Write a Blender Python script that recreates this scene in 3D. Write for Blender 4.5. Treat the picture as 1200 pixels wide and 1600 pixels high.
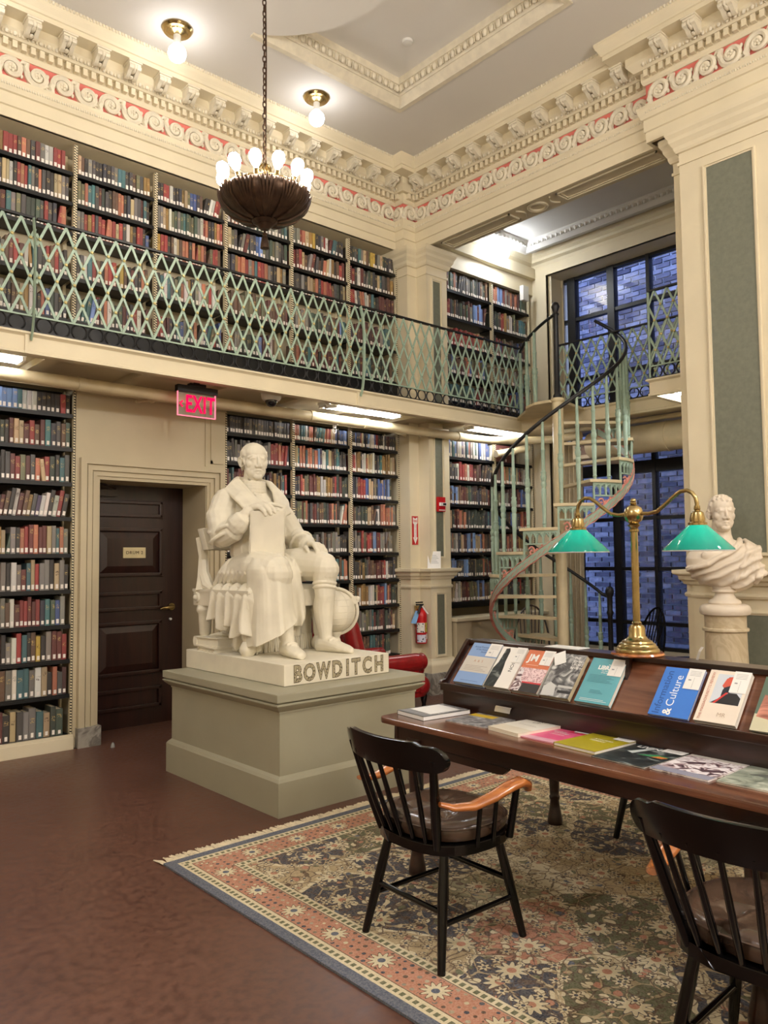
import bpy, bmesh, math, random
from math import sin, cos, pi, radians, sqrt, atan2
from mathutils import Vector, Matrix, Euler
random.seed(11)
SC = bpy.context.scene
COL = SC.collection
for o in list(bpy.data.objects):
    bpy.data.objects.remove(o)

# ---------------------------------------------------------------- camera, sky, exposure
YAW, PIT, ROL, FPX = radians(41.7408), radians(3.3769), radians(-0.5955), 1220.86
CAM = Vector((0, 0, 1.55))
_f = Vector((sin(YAW) * cos(PIT), cos(YAW) * cos(PIT), sin(PIT)))
_r = Vector((cos(YAW), -sin(YAW), 0)); _u = _r.cross(_f)
_r2 = _r * cos(ROL) + _u * sin(ROL); _u2 = -_r * sin(ROL) + _u * cos(ROL)
cd = bpy.data.cameras.new('camera'); cam = bpy.data.objects.new('camera', cd); COL.objects.link(cam)
cam.matrix_world = Matrix(((_r2.x, _u2.x, -_f.x, CAM.x), (_r2.y, _u2.y, -_f.y, CAM.y), (_r2.z, _u2.z, -_f.z, CAM.z), (0, 0, 0, 1)))
cd.sensor_fit = 'VERTICAL'; cd.sensor_height = 24; cd.sensor_width = 18; cd.lens = 24 * FPX / 1600
cd.clip_start = 0.05
SC.camera = cam
W = bpy.data.worlds.new('dusk_sky'); SC.world = W; W.use_nodes = True
W.node_tree.nodes['Background'].inputs[0].default_value = (0.19, 0.28, 0.60, 1)
W.node_tree.nodes['Background'].inputs[1].default_value = 6.5
SC.view_settings.view_transform = 'Standard'; SC.view_settings.look = 'None'
SC.view_settings.gamma = 1; SC.view_settings.use_curve_mapping = False
SC.view_settings.exposure = 0.56
BULB, CHAND_BULB, TUBE, LAMP, FILL_GLOBE = 17.0, 40.0, 34.0, 12.0, 116.0     # lamp strengths; the last is for the added fill globes

def px(p):
    d = Vector(p) - CAM
    w = d.dot(_f)
    return (600 + FPX * d.dot(_r2) / w, 800 - FPX * d.dot(_u2) / w) if w > 0.05 else (-9e9, -9e9)

# ---------------------------------------------------------------- materials
def lin(c):
    return tuple(((v / 255) / 12.92 if v / 255 <= 0.04045 else ((v / 255 + 0.055) / 1.055) ** 2.4) for v in c[:3]) + (1,)
class NT:
    def __init__(s, name):
        s.m = bpy.data.materials.new(name); s.m.use_nodes = True
        s.t = s.m.node_tree; s.p = s.t.nodes['Principled BSDF']; s.out = s.t.nodes['Material Output']
    def n(s, typ, **kw):
        nd = s.t.nodes.new('ShaderNode' + typ)
        for k, v in kw.items():
            if k in nd.inputs.keys(): nd.inputs[k].default_value = v
            else: setattr(nd, k, v)
        return nd
    def l(s, a, b): s.t.links.new(a, b)
    def mix(s, fac, a, b, mode='MIX'):
        nd = s.t.nodes.new('ShaderNodeMix'); nd.data_type = 'RGBA'; nd.blend_type = mode
        for sock, v in ((nd.inputs[0], fac), (nd.inputs[6], a), (nd.inputs[7], b)):
            if isinstance(v, (int, float)): sock.default_value = v
            elif isinstance(v, tuple): sock.default_value = v
            else: s.l(v, sock)
        return nd.outputs[2]
    def math(s, op, a, b=0.0):
        nd = s.t.nodes.new('ShaderNodeMath'); nd.operation = op
        for i, v in enumerate((a, b)):
            if isinstance(v, (int, float)): nd.inputs[i].default_value = v
            else: s.l(v, nd.inputs[i])
        return nd.outputs[0]
    def ramp(s, fac, stops):
        nd = s.t.nodes.new('ShaderNodeValToRGB'); e = nd.color_ramp.elements
        while len(e) < len(stops): e.new(0.5)
        for k, (p, c) in enumerate(stops): e[k].position = p; e[k].color = c
        s.l(fac, nd.inputs[0]); return nd.outputs[0]
    def bump(s, h, strength=0.3, dist=0.01):
        nd = s.n('Bump'); nd.inputs['Strength'].default_value = strength; nd.inputs['Distance'].default_value = dist
        s.l(h, nd.inputs['Height']); s.l(nd.outputs[0], s.p.inputs['Normal'])
def mat(name, rgb, rough=0.5, metal=0.0, var=0.08, scale=6.0, bump=0.0, bscale=60.0, coat=0.0, spec=None, emis=None, es=1.0):
    g = NT(name); c = lin(rgb); p = g.p
    tc = g.n('TexCoord'); nz = g.n('TexNoise', Scale=scale, Detail=4.0); g.l(tc.outputs['Object'], nz.inputs['Vector'])
    d = tuple(v * (1 - var * 2) for v in c[:3]) + (1,); b = tuple(min(1, v * (1 + var)) for v in c[:3]) + (1,)
    g.l(g.ramp(nz.outputs[0], [(0.3, d), (0.7, b)]), p.inputs['Base Color'])
    p.inputs['Roughness'].default_value = rough; p.inputs['Metallic'].default_value = metal
    if spec is not None: p.inputs['Specular IOR Level'].default_value = spec
    if coat: p.inputs['Coat Weight'].default_value = coat; p.inputs['Coat Roughness'].default_value = 0.12
    if bump:
        n2 = g.n('TexNoise', Scale=bscale, Detail=5.0); g.l(tc.outputs['Object'], n2.inputs['Vector']); g.bump(n2.outputs[0], bump)
    if emis: p.inputs['Emission Color'].default_value = lin(emis); p.inputs['Emission Strength'].default_value = es
    return g.m
def emit(name, rgb, s):
    g = NT(name); e = g.n('Emission'); e.inputs[0].default_value = lin(rgb); e.inputs[1].default_value = s
    g.l(e.outputs[0], g.out.inputs[0]); return g.m
def wood(name, dark, light, rough=0.3, scale=3.0, axis=1, coat=0.3):
    g = NT(name); tc = g.n('TexCoord'); mp = g.n('Mapping'); g.l(tc.outputs['Object'], mp.inputs[0])
    s = [scale * 6] * 3; s[axis] = scale * 0.5; mp.inputs['Scale'].default_value = s
    nz = g.n('TexNoise', Scale=2.2, Detail=7.0, Distortion=0.8); g.l(mp.outputs[0], nz.inputs['Vector'])
    g.l(g.ramp(nz.outputs[0], [(0.3, lin(dark)), (0.7, lin(light))]), g.p.inputs['Base Color'])
    g.p.inputs['Roughness'].default_value = rough; g.p.inputs['Coat Weight'].default_value = coat; g.p.inputs['Coat Roughness'].default_value = 0.15
    g.bump(nz.outputs[0], 0.08); return g.m
M = {}
CREAM = (226, 213, 182)
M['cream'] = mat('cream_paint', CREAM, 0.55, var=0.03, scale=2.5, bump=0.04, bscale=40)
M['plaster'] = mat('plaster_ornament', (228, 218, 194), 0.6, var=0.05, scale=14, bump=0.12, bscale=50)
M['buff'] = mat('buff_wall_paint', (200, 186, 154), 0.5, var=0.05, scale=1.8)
M['pink'] = mat('pink_frieze', (220, 120, 108), 0.7, var=0.05)
M['ceil'] = mat('ceiling_paint', (222, 217, 208), 0.8, var=0.02, scale=1.0)
M['green'] = mat('sage_panel', (120, 122, 105), 0.5, var=0.06, scale=30)
M['marble'] = None
M['black'] = mat('black_shelf_steel', (14, 13, 13), 0.45, var=0.1)
M['patina'] = mat('pale_green_iron', (158, 180, 160), 0.42, var=0.06, scale=20)
M['iron'] = mat('black_iron', (26, 25, 26), 0.45, var=0.1)
M['brass'] = mat('aged_brass', (176, 154, 106), 0.24, 1.0, var=0.12, scale=9)
M['bronze'] = mat('dark_bronze', (84, 64, 50), 0.42, 0.7, var=0.2, scale=20)
M['stone'] = mat('statue_plaster', (230, 222, 201), 0.6, var=0.05, scale=5, bump=0.06, bscale=80)
M['bustm'] = mat('bust_marble', (222, 208, 188), 0.45, var=0.05, scale=4)
M['pedgrey'] = mat('pedestal_grey_paint', (162, 157, 134), 0.5, var=0.03, scale=3, bump=0.03)
M['white'] = mat('white_paper', (236, 233, 228), 0.7, var=0.02)
M['tape'] = mat('label_white', (240, 232, 222), 0.7, var=0.02)
M['redleather'] = mat('red_leather', (150, 22, 26), 0.28, var=0.12, scale=12, coat=0.3, bump=0.1, bscale=120)
M['lacquer'] = mat('black_lacquer', (9, 8, 8), 0.16, var=0.2, scale=12, spec=0.4)
M['leather'] = mat('brown_leather', (78, 60, 48), 0.24, var=0.15, scale=10, coat=0.3, bump=0.08, bscale=90)
M['arm'] = wood('amber_maple', (132, 68, 30), (192, 118, 58), 0.22, 2.5, 0, 0.6)
M['mahog'] = wood('dark_mahogany', (26, 13, 10), (56, 29, 20), 0.28, 1.6, 1, 0.3)
M['mahogtop'] = wood('mahogany_top', (78, 45, 32), (132, 86, 62), 0.2, 1.3, 1, 0.4)
M['doorw'] = wood('door_mahogany', (34, 15, 12), (54, 26, 19), 0.35, 1.6, 2, 0.15)
M['pipe'] = mat('cream_pipe', (214, 197, 158), 0.45, var=0.08, scale=5)
M['red'] = mat('signal_red', (200, 22, 28), 0.3, var=0.05)
M['dark'] = mat('dark_frame', (20, 20, 22), 0.4, var=0.1)
M['grey'] = mat('grey_metal', (150, 148, 142), 0.5)
M['steelw'] = mat('white_metal', (225, 222, 214), 0.4, var=0.02)
M['curtain'] = mat('beige_curtain', (206, 192, 164), 0.8, var=0.06, scale=20)
M['fringe'] = mat('ivory_fringe', (222, 208, 178), 0.9, var=0.1, scale=40)
M['pinktrim'] = mat('pink_trim_paint', (222, 150, 132), 0.5)
M['bulb'] = emit('bulb_glow', (250, 248, 250), BULB)
M['bulb2'] = emit('cool_bulb_glow', (236, 244, 255), 60.0)
M['cbulb'] = emit('chandelier_bulb_glow', (255, 246, 232), CHAND_BULB)
M['tube'] = emit('tube_glow', (248, 250, 255), TUBE)
M['globe'] = emit('fill_globe_glow', (250, 248, 250), FILL_GLOBE)  # glow of the added fill pendants
M['lampb'] = emit('desk_bulb_glow', (255, 244, 226), LAMP)
def marble(name, base, vein, sc=3.0):
    g = NT(name); tc = g.n('TexCoord'); nz = g.n('TexNoise', Scale=sc, Detail=6.0, Distortion=2.4); g.l(tc.outputs['Object'], nz.inputs['Vector'])
    g.l(g.ramp(nz.outputs[0], [(0.30, lin(base)), (0.46, lin(vein)), (0.52, lin(base)), (0.62, lin(vein)), (0.7, lin(base))]), g.p.inputs['Base Color'])
    g.p.inputs['Roughness'].default_value = 0.3; return g.m
M['marble'] = marble('grey_veined_marble', (168, 162, 150), (112, 106, 98), 2.6)
def glass(name, tint=(1, 1, 1, 1), fac=0.10):
    g = NT(name); tr = g.n('BsdfTransparent'); tr.inputs[0].default_value = tint
    gl = g.n('BsdfGlossy'); gl.inputs['Roughness'].default_value = 0.02
    fr = g.n('Fresnel'); mx = g.n('MixShader'); f2 = g.math('MULTIPLY', fr.outputs[0], fac / 0.04)
    g.l(f2, mx.inputs[0]); g.l(tr.outputs[0], mx.inputs[1]); g.l(gl.outputs[0], mx.inputs[2]); g.l(mx.outputs[0], g.out.inputs[0])
    return g.m
M['glass'] = glass('window_glass', fac=0.06)
# floor: worn brown linoleum
g = NT('brown_linoleum'); tc = g.n('TexCoord')
n1 = g.n('TexNoise', Scale=1.6, Detail=7.0); n2 = g.n('TexNoise', Scale=26.0, Detail=9.0)
g.l(tc.outputs['Object'], n1.inputs['Vector']); g.l(tc.outputs['Object'], n2.inputs['Vector'])
a = g.ramp(n1.outputs[0], [(0.3, lin((82, 52, 42))), (0.7, lin((108, 72, 58)))])
b = g.ramp(n2.outputs[0], [(0.35, lin((66, 42, 36))), (0.6, lin((112, 78, 62)))])
g.l(g.mix(0.45, a, b), g.p.inputs['Base Color'])
g.l(g.ramp(n2.outputs[0], [(0.3, (0.3, 0.3, 0.3, 1)), (0.7, (0.46, 0.46, 0.46, 1))]), g.p.inputs['Roughness']); g.bump(n2.outputs[0], 0.06)
M['floor'] = g.m

# ---------------------------------------------------------------- mesh helpers
class MB:
    def __init__(s): s.v = []; s.f = []; s.mi = []; s.cur = 0
    def add(s, vs, fs):
        o = len(s.v); s.v += [tuple(v) for v in vs]
        for f in fs: s.f.append(tuple(i + o for i in f)); s.mi.append(s.cur)
        return s
    def box(s, x0, x1, y0, y1, z0, z1, mx=None):
        vs = [Vector((x, y, z)) for z in (z0, z1) for y in (y0, y1) for x in (x0, x1)]
        if mx: vs = [mx @ v for v in vs]
        return s.add(vs, [(0, 2, 3, 1), (4, 5, 7, 6), (0, 1, 5, 4), (2, 6, 7, 3), (0, 4, 6, 2), (1, 3, 7, 5)])
    def hexa(s, b, t):     # bottom quad, top quad (4 points each, same order)
        return s.add(list(b) + list(t), [(3, 2, 1, 0), (4, 5, 6, 7), (0, 1, 5, 4), (1, 2, 6, 5), (2, 3, 7, 6), (3, 0, 4, 7)])
    def tube(s, pts, r, n=8, caps=True, flat=None, closed=False):
        pts = [Vector(p) for p in pts]; N = len(pts); rs = r if isinstance(r, (list, tuple)) else [r] * N
        vs = []; prev = None
        for i, p in enumerate(pts):
            a = pts[(i - 1) % N if closed else max(i - 1, 0)]; b = pts[(i + 1) % N if closed else min(i + 1, N - 1)]
            t = (b - a).normalized() if (b - a).length > 1e-9 else Vector((0, 0, 1))
            if prev is None:
                q = Vector((0, 0, 1)) if abs(t.z) < 0.95 else Vector((0, 1, 0))
                x = (q - t * q.dot(t)).normalized()
            else:
                x = prev - t * prev.dot(t); x = x.normalized() if x.length > 1e-6 else t.orthogonal().normalized()
            prev = x; y = t.cross(x)
            for k in range(n):
                an = 2 * pi * k / n; c_, s_ = cos(an), sin(an)
                if flat: c_, s_ = c_ * flat[0], s_ * flat[1]
                vs.append(p + (x * c_ + y * s_) * rs[i])
        fs = []
        for i in range(N if closed else N - 1):
            j = (i + 1) % N
            for k in range(n): fs.append((i * n + k, i * n + (k + 1) % n, j * n + (k + 1) % n, j * n + k))
        if caps and not closed: fs.append(tuple(range(n))[::-1]); fs.append(tuple((N - 1) * n + k for k in range(n)))
        return s.add(vs, fs)
    def lathe(s, prof, n=16, c=(0, 0, 0), mx=None, mod=None):
        vs = []; c = Vector(c)
        for (r, z) in prof:
            for k in range(n):
                an = 2 * pi * k / n; rr = r * (mod(an, r, z) if mod else 1)
                v = Vector((rr * cos(an), rr * sin(an), z)); vs.append((mx @ v if mx else v) + c)
        fs = []
        for i in range(len(prof) - 1):
            for k in range(n): fs.append((i * n + k, i * n + (k + 1) % n, (i + 1) * n + (k + 1) % n, (i + 1) * n + k))
        if prof[0][0] > 1e-6: fs.append(tuple(range(n))[::-1])
        if prof[-1][0] > 1e-6: fs.append(tuple((len(prof) - 1) * n + k for k in range(n)))
        return s.add(vs, fs)
    def sph(s, c, r, n=10, m=6, mx=None):
        r = (r, r, r) if isinstance(r, (int, float)) else r; vs = []; c = Vector(c)
        for i in range(m + 1):
            th = pi * i / m
            for k in range(n):
                v = Vector((r[0] * sin(th) * cos(2 * pi * k / n), r[1] * sin(th) * sin(2 * pi * k / n), -r[2] * cos(th)))
                vs.append((mx @ v if mx else v) + c)
        fs = [(i * n + k, i * n + (k + 1) % n, (i + 1) * n + (k + 1) % n, (i + 1) * n + k) for i in range(m) for k in range(n)]
        return s.add(vs, fs)
    def prism(s, poly, z0, z1, mx=None):
        n = len(poly); vs = [Vector((x, y, z)) for z in (z0, z1) for (x, y) in poly]
        if mx: vs = [mx @ v for v in vs]
        return s.add(vs, [tuple(range(n))[::-1], tuple(range(n, 2 * n))] + [(i, (i + 1) % n, n + (i + 1) % n, n + i) for i in range(n)])
    def sweep(s, prof, path, closed=False, side=1):   # profile (out, z) along a plan path with mitres; out is to the right of travel * side
        P = [Vector((p[0], p[1])) for p in path]; N = len(P); vs = []
        for i in range(N):
            d0 = (P[i] - P[i - 1]).normalized() if (i > 0 or closed) else None
            d1 = (P[(i + 1) % N] - P[i]).normalized() if (i < N - 1 or closed) else None
            d0 = d0 or d1; d1 = d1 or d0
            n0 = Vector((d0.y, -d0.x)) * side; n1 = Vector((d1.y, -d1.x)) * side
            m = (n0 + n1); m = m / max(1e-6, m.dot(n0)) if m.length > 1e-6 else n0
            for (o, z) in prof: vs.append((P[i].x + m.x * o, P[i].y + m.y * o, z))
        k = len(prof); fs = []
        for i in range(N if closed else N - 1):
            j = (i + 1) % N
            for q in range(k - 1): fs.append((i * k + q, j * k + q, j * k + q + 1, i * k + q + 1))
        if not closed: fs.append(tuple(range(k))); fs.append(tuple((N - 1) * k + q for q in range(k))[::-1])
        return s.add(vs, fs)
    def build(s, name, m, parent=None, smooth=None, bevel=0, loc=None, fix=True):
        me = bpy.data.meshes.new(name); me.from_pydata(s.v, [], s.f)
        ms = m if isinstance(m, (list, tuple)) else [m]
        for x in ms: me.materials.append(M[x] if isinstance(x, str) else x)
        if len(ms) > 1: me.polygons.foreach_set('material_index', s.mi)
        bm = bmesh.new(); bm.from_mesh(me)
        bmesh.ops.remove_doubles(bm, verts=bm.verts, dist=1e-6)
        if fix: bmesh.ops.recalc_face_normals(bm, faces=bm.faces)
        if bevel:
            ed = [e for e in bm.edges if len(e.link_faces) == 2 and e.calc_face_angle(0) > 0.6]
            bmesh.ops.bevel(bm, geom=ed, offset=bevel, segments=2, affect='EDGES', profile=0.7, clamp_overlap=True)
        bm.to_mesh(me); bm.free()
        if smooth is not None:
            me.shade_smooth(); me.set_sharp_from_angle(angle=radians(smooth))
        o = bpy.data.objects.new(name, me); COL.objects.link(o)
        if parent: o.parent = parent
        if loc: o.location = loc
        return o
def link(name, me, parent=None, loc=None, rot=None, scale=None):
    o = bpy.data.objects.new(name, me); COL.objects.link(o)
    if parent: o.parent = parent
    if loc is not None: o.location = loc
    if rot is not None: o.rotation_euler = rot
    if scale is not None: o.scale = scale
    return o
def tag(o, label=None, cat=None, group=None, kind=None):
    if label: o['label'] = label
    if cat: o['category'] = cat
    if group: o['group'] = group
    if kind: o['kind'] = kind
    return o
def thing(name, label, cat, loc=(0, 0, 0), rz=0, group=None):
    o = bpy.data.objects.new(name, None); COL.objects.link(o); o.empty_display_size = 0.1
    o.location = loc; o.rotation_euler = (0, 0, rz)
    return tag(o, label, cat, group)
def struct(o, label=None):
    o['kind'] = 'structure'
    if label: o['label'] = label
    return o
def kids(o): return [c for c in bpy.data.objects if c.parent == o]
def copy_tree(o, parent=None, label=None, ch=None):
    c = o.copy(); COL.objects.link(c)
    if parent: c.parent = parent
    if label: c['label'] = label
    for k in list(o.children): copy_tree(k, c)
    return c
def textmesh(txt, size, depth=0.0, bold=0.0, align='CENTER', spacing=1.0, shear=0.0):
    cu = bpy.data.curves.new('lettering', 'FONT'); cu.body = txt; cu.size = size; cu.extrude = depth; cu.offset = bold
    cu.align_x = align; cu.align_y = 'CENTER'; cu.space_character = spacing; cu.shear = shear; cu.resolution_u = 3
    t = bpy.data.objects.new('lettering', cu); COL.objects.link(t)
    dg = bpy.context.evaluated_depsgraph_get(); me = bpy.data.meshes.new_from_object(t.evaluated_get(dg))
    bpy.data.objects.remove(t); me.name = 'lettering'; return me
# ---------------------------------------------------------------- the room
YB, YW, XB, ZC, ZG, YF, XG = 6.66, 7.0, 6.35, 6.10, 3.2, 5.82, 7.42
struct(MB().box(-3.6, 9.0, -4.1, 7.4, -0.1, 0).build('floor', 'floor'), 'brown linoleum floor')
w = MB(); w.box(-3.6, 2.44, YW, YW + .4, 0, ZC); w.box(3.88, 9.0, YW, YW + .4, 0, ZC)
w.box(2.44, 3.88, YW, YW + .4, 3.05, ZC); w.box(-3.6, XB, 6.64, YW, 5.18, ZC)
struct(w.build('wall_left', 'cream'), 'long cream wall behind the bookcases')
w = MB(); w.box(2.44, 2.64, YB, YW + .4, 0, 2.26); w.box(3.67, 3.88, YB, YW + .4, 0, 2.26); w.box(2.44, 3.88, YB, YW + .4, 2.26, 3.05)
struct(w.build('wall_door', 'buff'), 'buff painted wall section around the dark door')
# corner post, wall stub with jamb, beam over the opening
w = MB(); w.box(6.2, 6.352, 6.5, YW, 0, 5.2); w.box(XB, 6.69, 6.33, YW, 0, 5.2); w.box(6.15, 6.36, 6.5, YW, 5.19, ZC); w.box(6.345, 6.69, 3.2, YW, 5.2, ZC)
w.box(XB, 6.69, -4, 3.26, 0, ZC); w.box(6.22, 6.36, -4, 3.14, 0, ZC - .2)
struct(w.build('wall_right', 'cream'), 'cream right wall with pilasters and wide opening')
struct(MB().box(-3.7, -3.5, -4.1, 7.4, 0, ZC).box(-3.6, 6.5, -4.2, -4, 0, ZC).build('wall_back', 'cream'), 'cream wall behind the viewer')
# ceiling with two coffers either side of a round centre panel
def circle_pts(cx, cy, r, n): return [(cx + r * cos(2 * pi * k / n), cy + r * sin(2 * pi * k / n)) for k in range(n)]
CX, CY, CR = 2.97, 4.585, 1.15
def coffer_poly(x1, sgn):         # rectangle cut by the circle
    y0, y1 = CY - 1.015, CY + 1.015
    a0 = math.asin(1.015 / CR)
    arc = [(CX + sgn * CR * cos(a), CY + CR * sin(a)) for a in [a0 - 2 * a0 * k / 24 for k in range(25)]]
    return [(x1, y0), (x1, y1)] + arc
def ceil_with_holes(z, x0, x1, y0, y1, holes, name, m, parent=None):
    bm = bmesh.new(); loops = [[(x0, y0), (x1, y0), (x1, y1), (x0, y1)]] + holes
    for lp in loops:
        vs = [bm.verts.new((p[0], p[1], z)) for p in lp]
        for i in range(len(vs)): bm.edges.new((vs[i], vs[(i + 1) % len(vs)]))
    bmesh.ops.triangle_fill(bm, use_beauty=True, use_dissolve=False, edges=bm.edges)
    me = bpy.data.meshes.new(name); bm.to_mesh(me); bm.free(); me.materials.append(M[m])
    o = bpy.data.objects.new(name, me); COL.objects.link(o)
    if parent: o.parent = parent
    return o
HO = [coffer_poly(5.27, 1), coffer_poly(2 * CX - 5.27, -1)]
ceil = struct(ceil_with_holes(ZC, -3.6, 6.4, -4.1, 7.1, HO, 'ceiling', 'ceil'), 'pale plaster ceiling with recessed coffers')
MB().box(-3.6, 6.4, -4.1, 7.1, ZC + .2, ZC + .25).build('coffer_panel', 'ceil', ceil)
for lp in HO:
    pr = [(0, ZC + .2), (0, ZC), (.004, ZC), (.05, ZC + .028), (.05, ZC + .2)]
    cut = MB(); cut.sweep([(0, ZC), (0, ZC + .2)], lp, closed=True); cut.build('coffer_side', 'ceil', ceil)
def egg_run(mb, a, b, z, out, up, sp=0.062, r=0.02):
    a, b = Vector(a), Vector(b); n = max(1, int((b - a).length / sp)); d = (b - a).normalized(); nn = Vector(out)
    ax = Matrix((d, nn, Vector((0, 0, 1)))).transposed()
    for k in range(n):
        c = a + (b - a) * ((k + .5) / n) + nn * up
        mb.sph((c.x, c.y, z), (r, r * .7, r * 1.35), 7, 4, mx=ax)
        e = a + (b - a) * ((k + 1) / n) + nn * (up + .002)
        mb.box(-.004, .004, -.006, .006, -r * 1.2, r * 1.2, mx=Matrix.Translation((e.x, e.y, z)) @ ax.to_4x4())
for sg, x1, x0 in ((1, 5.27, 3.52), (-1, 2 * CX - 5.27, 2 * CX - 3.52)):
    y0, y1 = CY - 1.015, CY + 1.015
    pth = [(x0, y0), (x1, y0), (x1, y1), (x0, y1)]
    # moulded frame inside each coffer: sloping band, egg and dart, fillet
    f = MB(); f.sweep([(-.03, ZC), (-.03, ZC - .012), (.02, ZC - .012), (.085, ZC + .055), (.095, ZC + .055), (.10, ZC + .06), (.135, ZC + .13), (.15, ZC + .13), (.15, ZC + .2)], pth, side=-sg if sg > 0 else 1)
    f.build('coffer_moulding', 'plaster', ceil, smooth=30)
    e = MB()
    egg_run(e, (x0 + .1 * sg, y1 - .118, 0), (x1 - .118 * sg, y1 - .118, 0), ZC + .098, (0, -1, 0), .012, .075, .03)
    egg_run(e, (x0 + .1 * sg, y0 + .118, 0), (x1 - .118 * sg, y0 + .118, 0), ZC + .098, (0, 1, 0), .012, .075, .03)
    egg_run(e, (x1 - .118 * sg, y0 + .118, 0), (x1 - .118 * sg, y1 - .118, 0), ZC + .098, (-sg, 0, 0), .012, .075, .03)
    tag(e.build('egg_and_dart', 'plaster', ceil, smooth=60), kind='stuff')
# ---------------------------------------------------------------- entablature
ENT = [(-3.5, 6.64), (6.15, 6.64), (6.15, 6.5), (6.345, 6.5), (6.345, 3.42), (6.22, 3.42), (6.22, -3.9)]
tr = MB()
tr.sweep([(-.02, 5.18), (.012, 5.18), (.012, 5.27), (.025, 5.277), (.025, 5.38), (.04, 5.387), (.05, 5.41), (.062, 5.445), (.066, 5.465), (.066, 5.49), (-.02, 5.49)], ENT)
tr.build('architrave_run', 'cream')
arch = struct(bpy.data.objects['architrave_run'], 'cream moulded architrave above the gallery bookcases'); arch.name = 'trim_1'
fz = struct(MB().sweep([(-.01, 5.49), (0.004, 5.49), (0.004, 5.70), (-.01, 5.70)], ENT).build('trim_2', 'pink'), 'pink frieze band with plaster scrolls')
cor = MB().sweep([(-.02, 5.70), (.016, 5.70), (.03, 5.722), (.034, 5.736), (.034, 5.81), (.078, 5.812), (.084, 5.82), (.088, 5.826), (.122, 5.868), (.127, 5.875), (.127, 5.945), (.268, 5.945), (.268, 5.985), (.28, 5.99), (.288, 6.012), (.312, 6.05), (.322, 6.08), (.322, 6.10), (-.02, 6.10)], ENT).build('trim_3', 'cream')
struct(cor, 'cream cornice with dentils and modillions under the ceiling')
dent = MB().box(-.019, .019, -.03, .022, -.03, .03).build('dentil', 'cream', cor); dme = dent.data; bpy.data.objects.remove(dent)
# modillion bracket: cap slab, S-scroll with rolled front, acanthus leaf
mo = MB(); mo.box(-.062, .062, -.138, .005, .072, .088); mo.box(-.052, .052, -.125, .005, .055, .074)
for sx in (-1, 1):
    for x0, x1 in ((.018, .05),):
        prof = [(0, -.03), (-.03, -.034), (-.06, -.022), (-.085, .0), (-.11, .012), (-.128, .03), (-.122, .052), (-.09, .058), (0, .058)]
        pr = [Vector((sx * x, y, z)) for x in (x0, x1) for (y, z) in prof]; k = len(prof)
        mo.add(pr, [tuple(range(k)), tuple(range(k, 2 * k))[::-1]] + [(i, (i + 1) % k, k + (i + 1) % k, k + i) for i in range(k)])
    mo.tube([(sx * .016, -.112, .032), (sx * .053, -.112, .032)], .024, 8); mo.tube([(sx * .016, -.022, -.016), (sx * .053, -.022, -.016)], .02, 8)
mo.sph((0, -.075, .015), (.022, .05, .02), 8, 5); mo.sph((0, -.118, .035), (.02, .02, .026), 8, 5); mo.sph((0, -.03, -.02), (.02, .03, .016), 8, 5)
mo = mo.build('modillion', 'plaster', cor, smooth=40); mme = mo.data; bpy.data.objects.remove(mo)
# plaster scroll: two-turn spiral, flower heart, leaves, linking stem
sc = MB(); pts = []; rad = []
for k in range(26):
    t = k / 25; a = pi * 1.05 - t * 2 * pi * 1.55; r = .072 * (1 - t) ** .9 + .016
    pts.append((r * cos(a), -.014 - .012 * t, r * sin(a))); rad.append(.027 * (1 - .4 * t))
sc.tube(pts, rad, 6); sc.sph((0, -.004, 0), (.05, .016, .05), 12, 6)
sc.tube([(-.082, -.012, .0), (-.10, -.014, -.045), (-.088, -.014, -.078), (-.12, -.012, -.085), (-.15, -.01, -.06)], [.028, .03, .026, .02, .008], 6)
for a in range(5): sc.sph((.022 * cos(a * 1.257), -.03, .022 * sin(a * 1.257)), (.015, .014, .015), 6, 4)
sc.sph((0, -.036, 0), .012, 6, 4)
for a, r in ((.6, .088), (1.5, .086), (2.4, .088), (-.5, .088)):
    sc.sph((r * cos(a), -.016, r * .95 * sin(a)), (.022, .016, .015), 6, 4, mx=Matrix.Rotation(-a + .9, 3, 'Y'))
sc = sc.build('scroll_relief', 'plaster', fz, smooth=50); sme = sc.data; bpy.data.objects.remove(sc)
def along(a, b, sp, me, parent, name, z, off, face, alt=False, pad=0.0, flip0=0):
    a, b = Vector(a), Vector(b); L = (b - a).length; n = max(1, round((L - 2 * pad) / sp)); d = (b - a) / L
    for k in range(n):
        c = a + d * (pad + (L - 2 * pad) * (k + .5) / n)
        o = link(name, me, parent, (c.x + face[0] * off, c.y + face[1] * off, z), (0, 0, atan2(face[0], -face[1])))
        if alt and (k + flip0) % 2: o.scale = (1, 1, -1)
segs = [(ENT[0], ENT[1], (0, -1)), (ENT[1], ENT[2], (-1, 0)), (ENT[2], ENT[3], (0, -1)), (ENT[3], ENT[4], (-1, 0)), (ENT[5], (6.22, .0), (-1, 0))]
eg = MB()
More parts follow.
